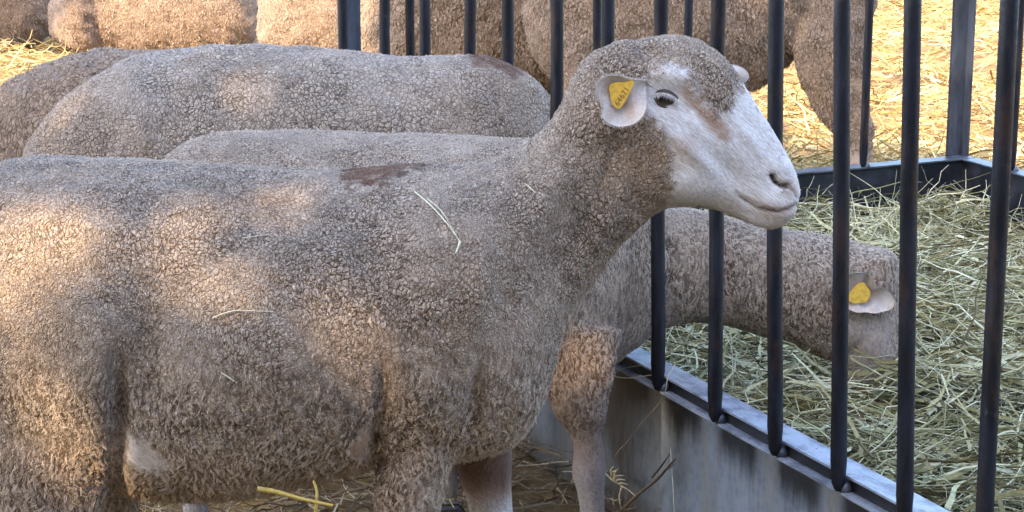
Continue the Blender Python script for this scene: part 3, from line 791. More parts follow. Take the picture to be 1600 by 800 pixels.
bald2 = smoothstep(-5, 9, poly_sd(PX, [(545, 690), (572, 662), (582, 690), (575, 712), (548, 716)]) + wob(V, 120, 4)) * (NV[:, 1] < .2)
fc = np.clip(fc + legm * .8 + bald + bald2, 0, 1)
stain = smoothstep(-8, 8, poly_sd(PX, [(534, 268), (560, 258), (600, 252), (640, 250), (662, 262), (625, 278), (578, 290), (544, 294)]) + wob(V, 90, 7))
stain = np.clip(stain + .35 * smoothstep(-10, 8, poly_sd(PX, [(650, 256), (700, 258), (690, 268), (640, 268)]) + wob(V, 90, 9)), 0, 1)
stain = np.clip(stain + nost * 1.0 + .55 * mouth + legm * .72 * smoothstep(810, 735, pyr) * (pxr > 690), 0, 1)
tan = .78 * smoothstep(-16, 14, poly_sd(PX, [(1068, 130), (1082, 138), (1100, 160), (1130, 185), (1143, 205), (1132, 224), (1118, 212), (1098, 188), (1080, 170), (1066, 150)]) + wob(V, 130, 5))
tan = np.maximum(tan, .75 * np.exp(-((pxr - 1000) / 45) ** 2 - ((pyr - 245) / 55) ** 2))
tan = np.maximum(tan, .5 * np.exp(-((pxr - 1075) / 30) ** 2 - ((pyr - 225) / 22) ** 2))
tan = np.maximum(tan, .5 * np.exp(-((pxr - 1215) / 40) ** 2 - ((pyr - 330) / 18) ** 2)); tan = np.maximum(tan, .5 * np.exp(-((pxr - 1235) / 14) ** 2 - ((pyr - 298) / 22) ** 2))
tan = np.maximum(tan, legm * (.3 + .7 * smoothstep(805, 740, pyr))); tan = np.maximum(tan, bald * .35); tan = np.maximum(tan, bald2 * .9)
tan = np.maximum(tan, .32 * smoothstep(660, 800, pyr) * (1 - fc)); tan = np.maximum(tan, .28 * np.exp(-((pxr - 760) / 60) ** 2 - ((pyr - 460) / 130) ** 2))
# woolly lumps so that the big forms are not smooth
amp = (1 - fc) * .0012
V = V + NV * (wob(V, 62, 1.0) * amp)[:, None]
put(me, V)
set_col(me, "mask", np.stack([fc, stain, np.clip(tan, 0, 1), np.ones(len(V))], 1))
body = finish("body", me, main, M_WOOL)
ragged = lambda P: .7 * smoothstep(.62, .40, P[:, 2]) - .35 * smoothstep(.72, .82, P[:, 2])
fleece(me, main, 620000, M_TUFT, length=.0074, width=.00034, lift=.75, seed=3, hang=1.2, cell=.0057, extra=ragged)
M_TUFT_F = tuft_material("face_hair", (.70, .68, .675))
fleece(me, main, 90000, M_TUFT_F, length=.0048, width=.00024, lift=.14, seed=9, hang=1.0, cell=.012, clump=.15, vstretch=1.0, name="face_hair", face=True)
for a in [(650, 1190, 2.74), (782, 1088, 2.96), (30, 1195, 2.72), (130, 1075, 2.98)]: hoof(main, *a)

# eye
def m_eye():
    k = N("eye_globe"); p = k.pos(); sx = k.n("SeparateXYZ"); k.l(p, sx.inputs[0])
    # local frame: -y looks out, pupil is a horizontal bar
    rr = k.math('SQRT', k.math('ADD', k.math('POWER', sx.outputs[0], 2.0), k.math('POWER', sx.outputs[2], 2.0)))
    iris = k.map(rr, .0100, .0112, 1.0, 0.0)
    pu = k.math('MAXIMUM', k.map(k.math('ABSOLUTE', sx.outputs[0]), .0075, .0088), k.map(k.math('ABSOLUTE', sx.outputs[2]), .0036, .0048))
    ir = k.mix(k.noise(p, 500, 3), c4(.05, .035, .022), c4(.14, .105, .07))
    col = k.mix(iris, c4(.10, .075, .06), k.mix(pu, c4(.004, .004, .005), ir))
    b = k.bsdf(col, .08, .6); b.inputs["Coat Weight"].default_value = 1.0; b.inputs["Coat Roughness"].default_value = .03
    return k.m
M_EYE = m_eye(); M_LID = simple("eyelid_skin", (.045, .03, .026), .4)
M_LASH = simple("pale_lashes", (.55, .50, .46), .7)
# find the skin at the eye
near_eye = np.argmin(np.hypot(PX[:, 0] - 1040, PX[:, 1] - 154) + 1000 * (NV[:, 1] > -.2))
ec = Vector(V[near_eye]) + Vector((0, .0125, 0)); ep = W(1040, 153, ORG.y + ec.y) - ORG; ec.x, ec.z = ep.x, ep.z
bm = bmesh.new(); bmesh.ops.create_uvsphere(bm, u_segments=32, v_segments=20, radius=.0165)
for f in bm.faces: f.smooth = True
em = bpy.data.meshes.new("eye"); bm.to_mesh(em); bm.free()
eye = link("eye", em, M_EYE, main, ec); eye.rotation_euler = (0, rad(10), 0); eye.scale = (1.24, 1.24, 1.24)
def lid(upper):
    """lid = ribbon swept round the almond opening on the globe"""
    V_, F_ = [], []; R = .0172; n_ = 22
    for i in range(n_ + 1):
        t = -1 + 2 * i / n_; x = t * .0155
        z = ((.0068 if upper else -.0075) * (1 - t * t) ** .8) + t * -.0022 + .0004
        o_ = 1 if upper else -1
        w_ = (1 - t * t) ** .5 * (.6 if upper else 1.05); rows = [(x, z, .0), (x * 1.03, z + o_ * .0018 * w_, .0012), (x * 1.06, z + o_ * .0040 * w_, .0008), (x * 1.10, z + o_ * .0075 * w_, -.004)]
        for (a_, c_, lift) in rows:
            rr = math.hypot(a_, c_); yy = -math.sqrt(max(R * R - min(rr, R * .995) ** 2, 0)) - lift + (.002 if rr > R else 0); V_.append((a_, yy, c_))
    for i in range(n_):
        for j in range(3):
            a_ = i * 4 + j; F_.append((a_, a_ + 1, a_ + 5, a_ + 4))
    m_ = np_mesh("eyelid", np.array(V_), np.array(F_), True)
    o_ = link("eyelid", m_, M_LID, eye); md = o_.modifiers.new("t", 'SOLIDIFY'); md.thickness = .0012; md.offset = 0
    return o_
lid(True); lid(False)
rl = np.random.default_rng(4); n = 130; tt = rl.uniform(-.85, .75, n)
P = np.stack([tt * .0155, -.0172 + .0045 * tt ** 2 - .0015, .0068 * (1 - tt ** 2) ** .8 - .0022 * tt + .001], 1)
D = np.stack([tt * .3, -np.full(n, .75), -np.full(n, .55)], 1) + rl.normal(0, .12, (n, 3)); D /= np.linalg.norm(D, axis=1, keepdims=True)
strand_obj("eyelash", [strands(P, D, rl.uniform(.005, .010, n), np.full(n, .00035), rl.uniform(0, .3, n), seg=3, sides=3, rng=rl, taper=.2)], M_LASH, eye)

# ears
def ear_mesh(outline, centre, depth_fn, thick=.0035, rings=7):
    """a cupped leaf of cartilage: outline in metres (x,z), closed"""
    O = catmull(np.array(outline + outline[:1], float), 5)[:-1]; n_ = len(O); c_ = np.array(centre, float); V_, F_ = [], []
    for sgn in (-1, 1):
        for k_ in range(rings + 1):
            f = k_ / rings
            for p in O:
                q_ = c_ + (p - c_) * f; y = depth_fn(q_[0], q_[1], f); th = thick * (1 - f ** 4 * .65) * .5
                V_.append((q_[0], y + sgn * th, q_[1]))
    R = rings + 1
    for s__ in (0, 1):
        o_ = s__ * R * n_
        for k_ in range(rings):
            for j in range(n_):
                a_, b_ = o_ + k_ * n_ + j, o_ + k_ * n_ + (j + 1) % n_; F_.append((a_, b_, b_ + n_, a_ + n_) if s__ else (a_, a_ + n_, b_ + n_, b_))
    e0 = rings * n_; e1 = R * n_ + rings * n_
    for j in range(n_): F_.append((e0 + j, e0 + (j + 1) % n_, e1 + (j + 1) % n_, e1 + j))
    m_ = np_mesh("ear", np.array(V_), np.array(F_), True)
    set_attr(m_, "rim", np.tile(np.repeat(np.linspace(0, 1, R) ** .9, n_), 2)); return m_
M_NUB = simple("ear_root_hair", (.27, .24, .23), .95, .1)
YE = Y0 - .105
sE = 1.0
def ex_(px, py): p = W(px, py, YE); return (p.x - ORG.x, p.z)
outl = [ex_(*p) for p in [(1015, 134), (1012, 150), (1010, 166), (1002, 182), (988, 193), (968, 197), (950, 191), (941, 179), (943, 166), (936, 152), (933, 138), (938, 124), (950, 118), (966, 117), (982, 123), (1000, 128)]]
cE = ex_(975, 156); att = ex_(1014, 138)
def ydepth(x, z, f):
    dx_, dz_ = x - cE[0], z - cE[1]; r_ = math.hypot(dx_, dz_) / .04
    tip = math.hypot(x - att[0], z - att[1])
    y = -.016 + .027 * (1 - r_ ** 2 * .85) - .006 * math.sin(f * 3.1) * 0
    y += .050 * math.exp(-(tip / .016) ** 2)
    y += .004 * math.sin(math.atan2(dz_, dx_) * 3 + .7) * f
    return y + (YE - ORG.y)
em = ear_mesh(outl, cE, ydepth)
ear = link("ear", em, M_EAR, main); ear.modifiers.new("s", 'SUBSURF').render_levels = 1
# stem joining the ear to the head
# fine pale fuzz round the ear's edge
OO = catmull(np.array(outl + outl[:1], float), 60)[:-1]; n = len(OO)
nrm2 = OO - np.array(cE); nrm2 /= np.linalg.norm(nrm2, axis=1, keepdims=True)
P = np.stack([OO[:, 0], [ydepth(a_, b_, 1.0) for a_, b_ in OO], OO[:, 1]], 1) + rl.normal(0, .0006, (n, 3))
D = np.stack([nrm2[:, 0], rl.normal(0, .5, n), nrm2[:, 1]], 1) + rl.normal(0, .3, (n, 3)); D /= np.linalg.norm(D, axis=1, keepdims=True)
strand_obj("ear_fringe", [strands(P, D, rl.uniform(.002, .0045, n), np.full(n, .0003), rl.uniform(0, .3, n), seg=2, sides=3, rng=rl, taper=.2)], M_LASH, ear)
# far ear, its tip showing behind the brow
def ex2(px, py): p = W(px, py, Y0 + .07); return (p.x - ORG.x, p.z)
out2 = [ex2(*p) for p in [(1120, 118), (1135, 104), (1152, 103), (1166, 110), (1172, 120), (1166, 130), (1150, 134), (1130, 134)]]
c2 = ex2(1147, 118)
link("ear", ear_mesh(out2, c2, lambda x, z, f: .07 + .01 * f * f), M_EAR, main)

# ear tag: a yellow plastic flag with printed digits
def tag_mesh(corners, thick, y_off):
    bm = bmesh.new(); f_ = [bm.verts.new((x, y_off - thick, z)) for x, z in corners]; b_ = [bm.verts.new((x, y_off, z)) for x, z in corners]; n_ = len(f_)
    bm.faces.new(f_); bm.faces.new(b_[::-1])
    for j in range(n_): bm.faces.new((f_[j], b_[j], b_[(j + 1) % n_], f_[(j + 1) % n_]))
    bmesh.ops.recalc_face_normals(bm, faces=bm.faces); bmesh.ops.bevel(bm, geom=bm.edges[:], offset=.0008, segments=2, affect='EDGES')
    me_ = bpy.data.meshes.new("ear_tag"); bm.to_mesh(me_); bm.free(); return me_
tagc = [ex_(*p) for p in [(951, 139), (953, 132), (961, 128), (975, 128), (984, 126), (989, 125), (991, 129), (985, 143), (976, 160), (968, 171), (964, 169), (956, 163), (954, 152)]]
def add_text(me_, s, size, loc, ang, y):
    cu = bpy.data.curves.new("t", 'FONT'); cu.body = s; cu.size = size; cu.extrude = .0002; cu.offset = size * .02; cu.space_character = 1.1
    o_ = bpy.data.objects.new("t", cu); COL.objects.link(o_)
    tm = bpy.data.meshes.new_from_object(o_.evaluated_get(bpy.context.evaluated_depsgraph_get())); bpy.data.objects.remove(o_)
    M = Matrix.Translation((loc[0], y, loc[1])) @ Matrix.Rotation(-ang, 4, 'Y') @ Matrix.Rotation(math.pi / 2, 4, 'X')
    tm.transform(M); bm = bmesh.new(); bm.from_mesh(me_); k0 = len(bm.faces); bm.from_mesh(tm); bm.faces.ensure_lookup_table()
    for f in bm.faces[k0:]: f.material_index = 1
    bm.to_mesh(me_); bm.free()
ytag = min(ydepth(*ex_(x_, y_), .5) for x_, y_ in [(955, 135), (970, 150), (988, 128), (966, 168)]) - .0045
tm_ = tag_mesh(tagc, .0018, ytag)
p0 = ex_(967, 165); p1 = ex_(989, 131)
add_text(tm_, "64671", .0105, ex_(966, 166), math.atan2(p1[1] - p0[1], p1[0] - p0[0]), ytag - .0021)
link("ear_tag", tm_, [M_TAG, M_TAGTXT], ear)

# ================================================================ other sheep of the flock
def other_sheep(label, Yc, org_px, stations, legs, wool, tuft, nt, voxel=.010, masks=None, ex=2.2, hooves=(), tl=.009, tw=.0013, lump=.004, L=Vector((0, 1, 0)), sub=0, post=None, zmin=None, cell=.008, vs=.6):
    o0 = W(org_px, 400, Yc); root = empty("sheep", (o0.x, Yc, 0), label, "sheep", "sheep of the flock"); og = Vector(root.location)
    bm = bmesh.new()
    for st in stations: trunk_loft(bm, [t if len(t) == 6 else t + (Yc,) for t in st], org=og, ex=ex, L=L)
    for lg in legs: leg_loft(bm, lg, og)
    me = fuse(bm, voxel, 5, sub); V = co(me); NV = nor(me); px = to_px(V + np.array(og)[None])
    if zmin is not None: V[:, 2] = np.maximum(V[:, 2], zmin)
    V = V + NV * wob(V + og.x, 26, lump)[:, None]
    if post: V = post(V, NV, px)
    mk = np.zeros((len(V), 4)); mk[:, 3] = 1
    if masks: masks(V, NV, px, mk)
    put(me, V); set_col(me, "mask", mk)
    finish("body", me, root, wool)
    if nt: fleece(me, root, nt, tuft, length=tl, width=tw, lift=.9, seed=int(Yc * 100) % 977 + int(org_px) % 31, cell=cell, vstretch=vs)
    for h in hooves: hoof(root, *h)
    return root, og, me, px

# feeding sheep between the main ewe and the bars
YF = 3.62
st2 = [(235, 285, 240, 330, .06), (262, 245, 262, 430, .13), (300, 222, 300, 520, .17), (350, 209, 350, 590, .19), (450, 208, 450, 625, .20), (600, 211, 600, 635, .20), (700, 216, 700, 630, .20),
       (780, 218, 780, 620, .185), (850, 222, 850, 610, .165)]
st2 = [t + (YF,) for t in st2] + [(905, 240, 900, 600, .14, 3.64), (955, 272, 945, 575, .112, 3.67), (1000, 300, 985, 545, .086, 3.725), (1040, 318, 1025, 515, .080, 3.76), (1095, 332, 1080, 500, .082, 3.775),
       (1160, 346, 1150, 508, .085, 3.785), (1230, 360, 1215, 530, .085, 3.785), (1290, 370, 1262, 548, .085, 3.785), (1340, 382, 1295, 560, .085, 3.785), (1388, 400, 1312, 545, .084, 3.785), (1408, 440, 1330, 520, .07, 3.785)]
st2h = [(1345, 395, 1300, 480, .05, 3.785), (1388, 425, 1305, 510, .072, 3.785), (1408, 470, 1308, 535, .072, 3.785), (1412, 520, 1310, 568, .064, 3.785), (1412, 570, 1316, 604, .056, 3.785), (1408, 620, 1330, 640, .046, 3.785), (1396, 655, 1350, 665, .03, 3.785)]
legs2 = [[(895, 520, 3.55, .09, .06), (900, 590, 3.52, .068, .05), (908, 640, 3.51, .046, .04), (918, 685, 3.51, .027, .027), (921, 735, 3.51, .031, .029), (922, 765, 3.51, .025, .024), (925, 800, 3.51, .023, .023), (928, 835, 3.51, .024, .022)],
         [(740, 560, 3.70, .08, .05), (712, 650, 3.72, .035, .035), (700, 720, 3.72, .021, .021), (700, 775, 3.72, .020, .02)],
         [(330, 520, 3.52, .12, .06), (330, 620, 3.50, .07, .05), (300, 700, 3.50, .035, .03), (305, 800, 3.50, .022, .022), (312, 850, 3.50, .024, .022)]]
def post2(V, NV, px):
    g = .012 * np.exp(-((px[:, 0] - 1345) / 30) ** 2 - ((px[:, 1] - 500) / 12) ** 2) - .016 * np.exp(-((px[:, 0] - 1375) / 26) ** 2 - ((px[:, 1] - 412) / 18) ** 2) + .010 * np.exp(-((px[:, 0] - 1310) / 12) ** 2 - ((px[:, 1] - 470) / 70) ** 2) - .008 * np.exp(-((px[:, 0] - 1350) / 26) ** 2 - ((px[:, 1] - 550) / 30) ** 2)
    return V - NV * g[:, None]
def mask2(V, NV, px, mk):
    y = px[:, 1]; x = px[:, 0]
    leg = smoothstep(672, 700, y + wob(V, 80, 9)) * (x < 970)
    face = smoothstep(-6, 8, poly_sd(px, [(1320, 492), (1395, 492), (1392, 690), (1310, 690)]) + wob(V, 90, 5)) * (V[:, 1] + YF < 3.80)
    mk[:, 0] = np.clip(leg * .6 + face * .55, 0, 1); mk[:, 2] = np.clip(face * .45 + .22 * smoothstep(480, 620, y) * (x < 1010) + leg * .4 * smoothstep(760, 690, y), 0, 1)
    d_ = smoothstep(-4, 6, poly_sd(px, [(1320, 608), (1400, 608), (1400, 680), (1320, 680)])); mk[:, 1] = d_ * .3 + leg * .40 + .30 * smoothstep(430, 580, y) * (x < 1010) * (1 - leg)
r_, og2, me2, px2 = other_sheep("ewe with her neck between the bars, tagged head down in the hay", YF, 600, [st2, st2h], legs2, M_WOOL, M_TUFT, 240000, voxel=.007, masks=mask2,
                    hooves=[(928, 850, 3.51), (702, 790, 3.72), (312, 860, 3.50)], tl=.0062, tw=.0004, lump=.0016, sub=0, cell=.006, post=post2)
YE2 = 3.675
def e2(px, py): p = W(px + 8, py, YE2); return (p.x - og2.x, p.z)
o2 = [e2(*p) for p in [(1300, 448), (1312, 432), (1330, 424), (1350, 428), (1362, 445), (1378, 452), (1388, 466), (1384, 479), (1370, 486), (1345, 487), (1322, 484), (1304, 474)]]
cE2 = e2(1342, 460)
ear2 = link("ear", ear_mesh(o2, cE2, lambda x, z, f: (YE2 - og2.y) + .010 - .018 * f * f + .004 * math.sin(x * 200)), M_EAR, r_)
bm = bmesh.new(); leg_loft(bm, [(1335, 452, 3.76, .03, .02), (1335, 456, 3.72, .024, .012), (1336, 460, 3.705, .014, .006)], og2, 14)
mm = bpy.data.meshes.new("ear_base"); bm.to_mesh(mm); bm.free(); link("ear_base", mm, M_EAR, ear2)
tc2 = [e2(*p) for p in [(1322, 452), (1328, 446), (1334, 441), (1342, 441), (1346, 447), (1352, 456), (1350, 464), (1345, 472), (1326, 474), (1318, 470), (1318, 458)]]
tm_ = tag_mesh(tc2, .002, YE2 - og2.y - .003)
link("ear_tag", tm_, M_TAG, ear2)

# third: cracked fleece back behind, shoulders against the bars
YT = 4.10
st3 = [(15, 300, 25, 350, .05), (55, 212, 55, 420, .12), (115, 142, 115, 470, .15), (200, 96, 200, 490, .17), (300, 76, 300, 500, .18), (400, 72, 400, 505, .185), (500, 77, 500, 505, .18),
       (600, 86, 600, 500, .17), (680, 88, 680, 490, .16), (740, 88, 740, 480, .15)]
st3 = [t + (YT,) for t in st3] + [(790, 100, 790, 465, .125, 4.11), (832, 122, 828, 450, .105, 4.13), (862, 158, 850, 430, .09, 4.15), (885, 200, 880, 410, .08, 4.17), (920, 255, 905, 405, .075, 4.18), (960, 310, 930, 430, .07, 4.2), (965, 380, 900, 440, .055, 4.2), (955, 430, 905, 470, .04, 4.2), (940, 465, 915, 480, .02, 4.2)]
def mask3(V, NV, px, mk):
    st = smoothstep(-5, 6, poly_sd(px, [(728, 76), (765, 76), (805, 88), (822, 120), (800, 122), (772, 108), (738, 104)]) + wob(V, 60, 4)); mk[:, 1] = st
    mk[:, 2] = np.clip(.35 * np.exp(-((px[:, 0] - 800) / 60) ** 2) + .45 * smoothstep(230, 60, px[:, 0]), 0, 1)
def post3(V, NV, px):
    g_ = .004 * np.exp(-((px[:, 0] - 620) / 60) ** 2 - ((px[:, 1] - 95) / 50) ** 2) - .018 * np.exp(-((px[:, 0] - 215) / 30) ** 2 - ((px[:, 1] - 190) / 80) ** 2)
    return V - NV * g_[:, None]
other_sheep("cracked grey fleeced sheep with a brown shoulder mark, pressed against the far bars", YT, 430, [st3],
            [[(760, 420, 4.02, .07, .05), (755, 520, 4.0, .04, .035), (755, 620, 4.0, .022, .022), (758, 690, 4.0, .024, .022)], [(200, 400, 4.02, .12, .05), (190, 520, 4.0, .05, .04), (170, 600, 4.0, .024, .024), (180, 690, 4.0, .024, .022)]],
            M_WOOL_T, M_TUFT, 200000, voxel=.009, masks=mask3, lump=.0022, tl=.0068, tw=.0005, cell=.0100, vs=.8, post=post3, hooves=[(758, 700, 4.0), (180, 700, 4.0)])
# fourth: only its rump and loin show at the left edge
YQ = 4.78
st4 = [(-95, 270, -90, 320, .05), (-60, 195, -60, 380, .12), (0, 138, 0, 420, .16), (60, 106, 60, 440, .18), (130, 83, 130, 450, .19), (210, 80, 210, 455, .19), (320, 86, 320, 455, .19), (430, 92, 430, 445, .17), (510, 108, 510, 425, .13), (560, 150, 550, 400, .09), (585, 210, 560, 380, .075), (600, 280, 560, 370, .06), (600, 330, 570, 370, .03)]
other_sheep("sheep at the left edge, only its brownish rump showing behind the cracked grey sheep", YQ, 200, [st4],
            [[(60, 400, 4.72, .1, .05), (55, 480, 4.7, .04, .03), (50, 590, 4.7, .022, .022)], [(460, 400, 4.72, .06, .05), (460, 500, 4.7, .03, .03), (462, 590, 4.7, .022, .022)]],
            M_WOOL_B, M_TUFT_B, 70000, voxel=.011, tl=.010, tw=.0008, cell=.012, hooves=[(52, 600, 4.7), (464, 600, 4.7)])

# standing sheep beyond the feeder, facing left, hind leg at the right
YS = 6.62
st9 = [(1366, -60, 1362, 0, .05), (1360, -130, 1356, 30, .12), (1345, -180, 1340, 40, .15), (1290, -200, 1280, 66, .17), (1235, -200, 1228, 98, .19), (1190, -200, 1185, 136, .20), (1080, -200, 1080, 158, .22), (980, -200, 980, 155, .21), (900, -205, 900, 140, .18), (850, -190, 850, 110, .14), (825, -160, 825, 60, .09), (815, -110, 815, -20, .04)]
legs9 = [[(1320, -40, 6.50, .12, .07), (1298, 60, 6.48, .118, .06), (1302, 120, 6.48, .106, .05), (1320, 172, 6.48, .080, .042), (1337, 222, 6.48, .058, .036), (1335, 280, 6.48, .026, .025), (1338, 325, 6.48, .026, .025)],
         [(1300, 0, 6.74, .12, .07), (1310, 90, 6.76, .08, .05), (1335, 170, 6.76, .05, .035), (1350, 230, 6.76, .03, .028), (1350, 310, 6.76, .026, .025)],
         [(905, 60, 6.50, .09, .06), (900, 160, 6.48, .045, .04), (898, 250, 6.48, .026, .026), (900, 325, 6.48, .026, .025)], [(930, 60, 6.76, .09, .06), (950, 160, 6.76, .045, .04), (948, 310, 6.76, .026, .026)]]
def mask9(V, NV, px, mk):
    mk[:, 0] = smoothstep(225, 250, px[:, 1] + wob(V, 60, 8)); mk[:, 2] = np.clip(.4 * smoothstep(60, 160, px[:, 1]) + mk[:, 0] * .4, 0, 1)
    mk[:, 1] = .0
nk9 = [(880, -190, 880, 60, .13), (830, -200, 820, 0, .11), (790, -210, 770, -40, .09), (750, -230, 740, -80, .08), (700, -220, 700, -100, .06), (650, -190, 655, -130, .04), (630, -170, 640, -140, .02)]
other_sheep("dark brown sheep standing beyond the feeder, its hind leg against the sunlit straw", YS, 1100, [st9, nk9], legs9, M_WOOL_B, M_TUFT_B, 150000, voxel=.012, masks=mask9, tl=.014, tw=.0009, cell=.012, lump=.005,
            hooves=[(1340, 330, 6.48), (1352, 320, 6.76), (902, 330, 6.48), (950, 320, 6.76)])
YR = 7.25
st8 = [(560, 30, 562, 84, .05), (585, -40, 585, 130, .12), (630, -120, 630, 150, .17), (700, -150, 700, 160, .19), (790, -160, 790, 158, .2), (880, -165, 880, 150, .2), (960, -160, 960, 140, .18), (1020, -120, 1010, 100, .12), (1040, -60, 1035, 20, .05)]
other_sheep("long-fleeced brown sheep standing behind the left half of the feeder's far end", YR, 800, [st8],
            [[(640, 80, 7.15, .08, .05), (640, 180, 7.13, .03, .03), (642, 280, 7.13, .025, .025)], [(940, 80, 7.15, .08, .05), (945, 180, 7.13, .03, .03), (944, 280, 7.13, .025, .025)]],
            M_WOOL_B, M_TUFT_B, 110000, voxel=.014, tl=.016, tw=.0010, cell=.013, lump=.006, hooves=[(642, 285, 7.13), (944, 285, 7.13)])
# lying sheep in the back left
lie = dict(wool=M_WOOL_B, tuft=M_TUFT_B, voxel=.014, tl=.015, tw=.0014, lump=.006, zmin=.004, cell=.022, vs=1.3)
st6 = [(78, 5, 80, 50, .06), (100, -20, 100, 70, .15), (140, -55, 140, 82, .20), (200, -80, 200, 90, .22), (270, -88, 270, 92, .24), (330, -80, 330, 90, .22), (375, -50, 375, 82, .17), (400, -5, 400, 62, .08)]
th6 = [(88, 0, 88, 55, .05, 10.72), (105, -25, 105, 72, .10, 10.68), (130, -30, 130, 78, .11, 10.67), (150, -10, 150, 78, .07, 10.70), (160, 10, 160, 70, .04, 10.75)]
other_sheep("round-bellied sheep lying on the straw at the back left, sun on its flank", 10.85, 240, [st6, th6], [], nt=30000, **lie)
st5 = [(-180, -20, -180, 40, .08), (-150, -80, -150, 70, .18), (-80, -110, -80, 82, .23), (-10, -110, -10, 82, .23), (45, -80, 45, 75, .18), (72, -40, 72, 60, .11), (84, 0, 84, 40, .04)]
other_sheep("sheep lying on the straw at the far left edge of the flock", 11.15, -40, [st5], [], nt=16000, **lie)
st7 = [(404, 10, 404, 55, .05), (415, -30, 415, 85, .13), (440, -60, 440, 100, .19), (480, -75, 480, 106, .22), (530, -75, 530, 106, .21), (570, -55, 570, 98, .16), (590, -20, 590, 80, .08)]
other_sheep("sheep lying behind the feeder's left corner post, sun on its right side", 10.1, 500, [st7], [], nt=20000, **lie)

# ================================================================ single stalks, twig, weed
def stalk(name, pts, r, mat, label, cat, rnd=.5, extra=()):
    P_ = catmull(np.array([list(p) for p in pts], float), 4); c0 = Vector(P_[0]); 
    sets = []
    def ring(Pa, rads):
        m = len(Pa); V_, F_ = [], []
        for i in range(m):
            tg = Vector(Pa[min(i + 1, m - 1)] - Pa[max(i - 1, 0)]).normalized(); ax = tg.cross(Vector((.2, 1, .1))).normalized(); ay = tg.cross(ax)
            for j in range(5):
                a_ = 2 * math.pi * j / 5; V_.append(Vector(Pa[i]) + (ax * math.cos(a_) + ay * math.sin(a_)) * rads[i])
        for i in range(m - 1):
            for j in range(5): F_.append((i * 5 + j, i * 5 + (j + 1) % 5, (i + 1) * 5 + (j + 1) % 5, (i + 1) * 5 + j))
        return np.array([list(v) for v in V_]), np.array(F_), np.full(len(V_), rnd)
    sets.append(ring(P_, np.linspace(r, r * .5, len(P_))))
    for ep, er in extra:
        E_ = catmull(np.array([list(p) for p in ep], float), 4); sets.append(ring(E_, np.linspace(er, er * .4, len(E_))))
    o = strand_obj(name, sets, mat, None, tuple(c0)); return props(o, label, cat)
def on_skin(path, lift=.007):
    """lay a pixel path on the near flank of the main ewe"""
    out = []
    for px, py in path:
        d_ = np.hypot(PX[:, 0] - px, PX[:, 1] - py) + 1e4 * (NV[:, 1] > -.05); i = int(np.argmin(d_)); Yk = V[i][1] + ORG.y - lift
        out.append(W(px, py, Yk))
    return out
PX = to_px(V + np.array(ORG)[None])
stalk("straw_stalk", on_skin([(641, 294), (670, 318), (695, 345), (712, 368), (719, 378)]), .0013, M_STALK, "forked pale straw stalk lying on the big ewe's shoulder below the stain", "straw stalk", .9,
      [(on_skin([(668, 311), (690, 330), (707, 358), (720, 382)]), .0009), (on_skin([(719, 377), (716, 386), (712, 396)]), .0024)])
stalk("straw_stalk", on_skin([(332, 497), (352, 489), (372, 485), (400, 486), (428, 487)]), .0010, M_STALK, "thin pale straw stalk caught crosswise on the big ewe's flank", "straw stalk", .8)
stalk("straw_stalk", on_skin([(380, 372), (400, 369), (422, 367)]), .0008, M_STALK, "short straw stalk on the big ewe's back behind the sunny patch", "straw stalk", .7)
stalk("straw_stalk", on_skin([(646, 275), (665, 270), (690, 266)]), .0008, M_STALK, "short straw stalk just right of the brown stain on the withers", "straw stalk", .9)
stalk("straw_stalk", on_skin([(820, 287), (828, 293), (836, 301)]), .0009, M_STALK, "tiny straw bit at the base of the big ewe's neck", "straw stalk", .9)
stalk("straw_stalk", on_skin([(596, 693), (590, 705), (577, 720)]), .0022, M_STALK, "thick pale straw bit stuck to the big ewe's elbow", "straw stalk", .7)
stalk("straw_stalk", on_skin([(345, 582), (358, 590), (366, 596)]), .0012, M_STALK, "small curled straw bit low on the big ewe's belly side", "straw stalk", .9)
def wallp(px, py, off=.03): return fence_pt(px, py) - NN * off
stalk("straw_stalk", [wallp(1082, 566, .035), wallp(1082, 585, .05), wallp(1078, 606, .05), wallp(1050, 630, .03), wallp(1020, 655, .02), wallp(992, 685, .012), wallp(972, 705, .01), wallp(965, 720, .01)], .0008, M_STALK,
      "long thin straw arching down the feeder's metal wall", "straw stalk", .5)
stalk("straw_stalk", [wallp(1070, 695, .03), wallp(1073, 740, .03), wallp(1079, 780, .035), wallp(1080, 805, .035)], .0009, M_STALK, "straight pale stalk standing upright against the feeder wall", "straw stalk", 1.0)
stalk("straw_stalk", [wallp(1040, 583, .03), wallp(1020, 586, .05), wallp(1006, 582, .06), wallp(1003, 574, .05), wallp(1012, 570, .04), wallp(1026, 568, .03)], .0008, M_STALK, "looped straw beside the foot of the bar left on the rim", "straw stalk", .9)
stalk("twig", [wallp(1008, 792, .05), wallp(1030, 765, .04), wallp(1050, 745, .03), wallp(1066, 727, .03), wallp(1078, 714, .03)], .0036, M_TWIG, "dark forked twig leaning on the feeder's metal wall", "twig", .4,
      [([wallp(1045, 742, .035), wallp(1058, 722, .03), wallp(1069, 706, .03)], .0024), ([wallp(1062, 731, .03), wallp(1080, 722, .035)], .002)])
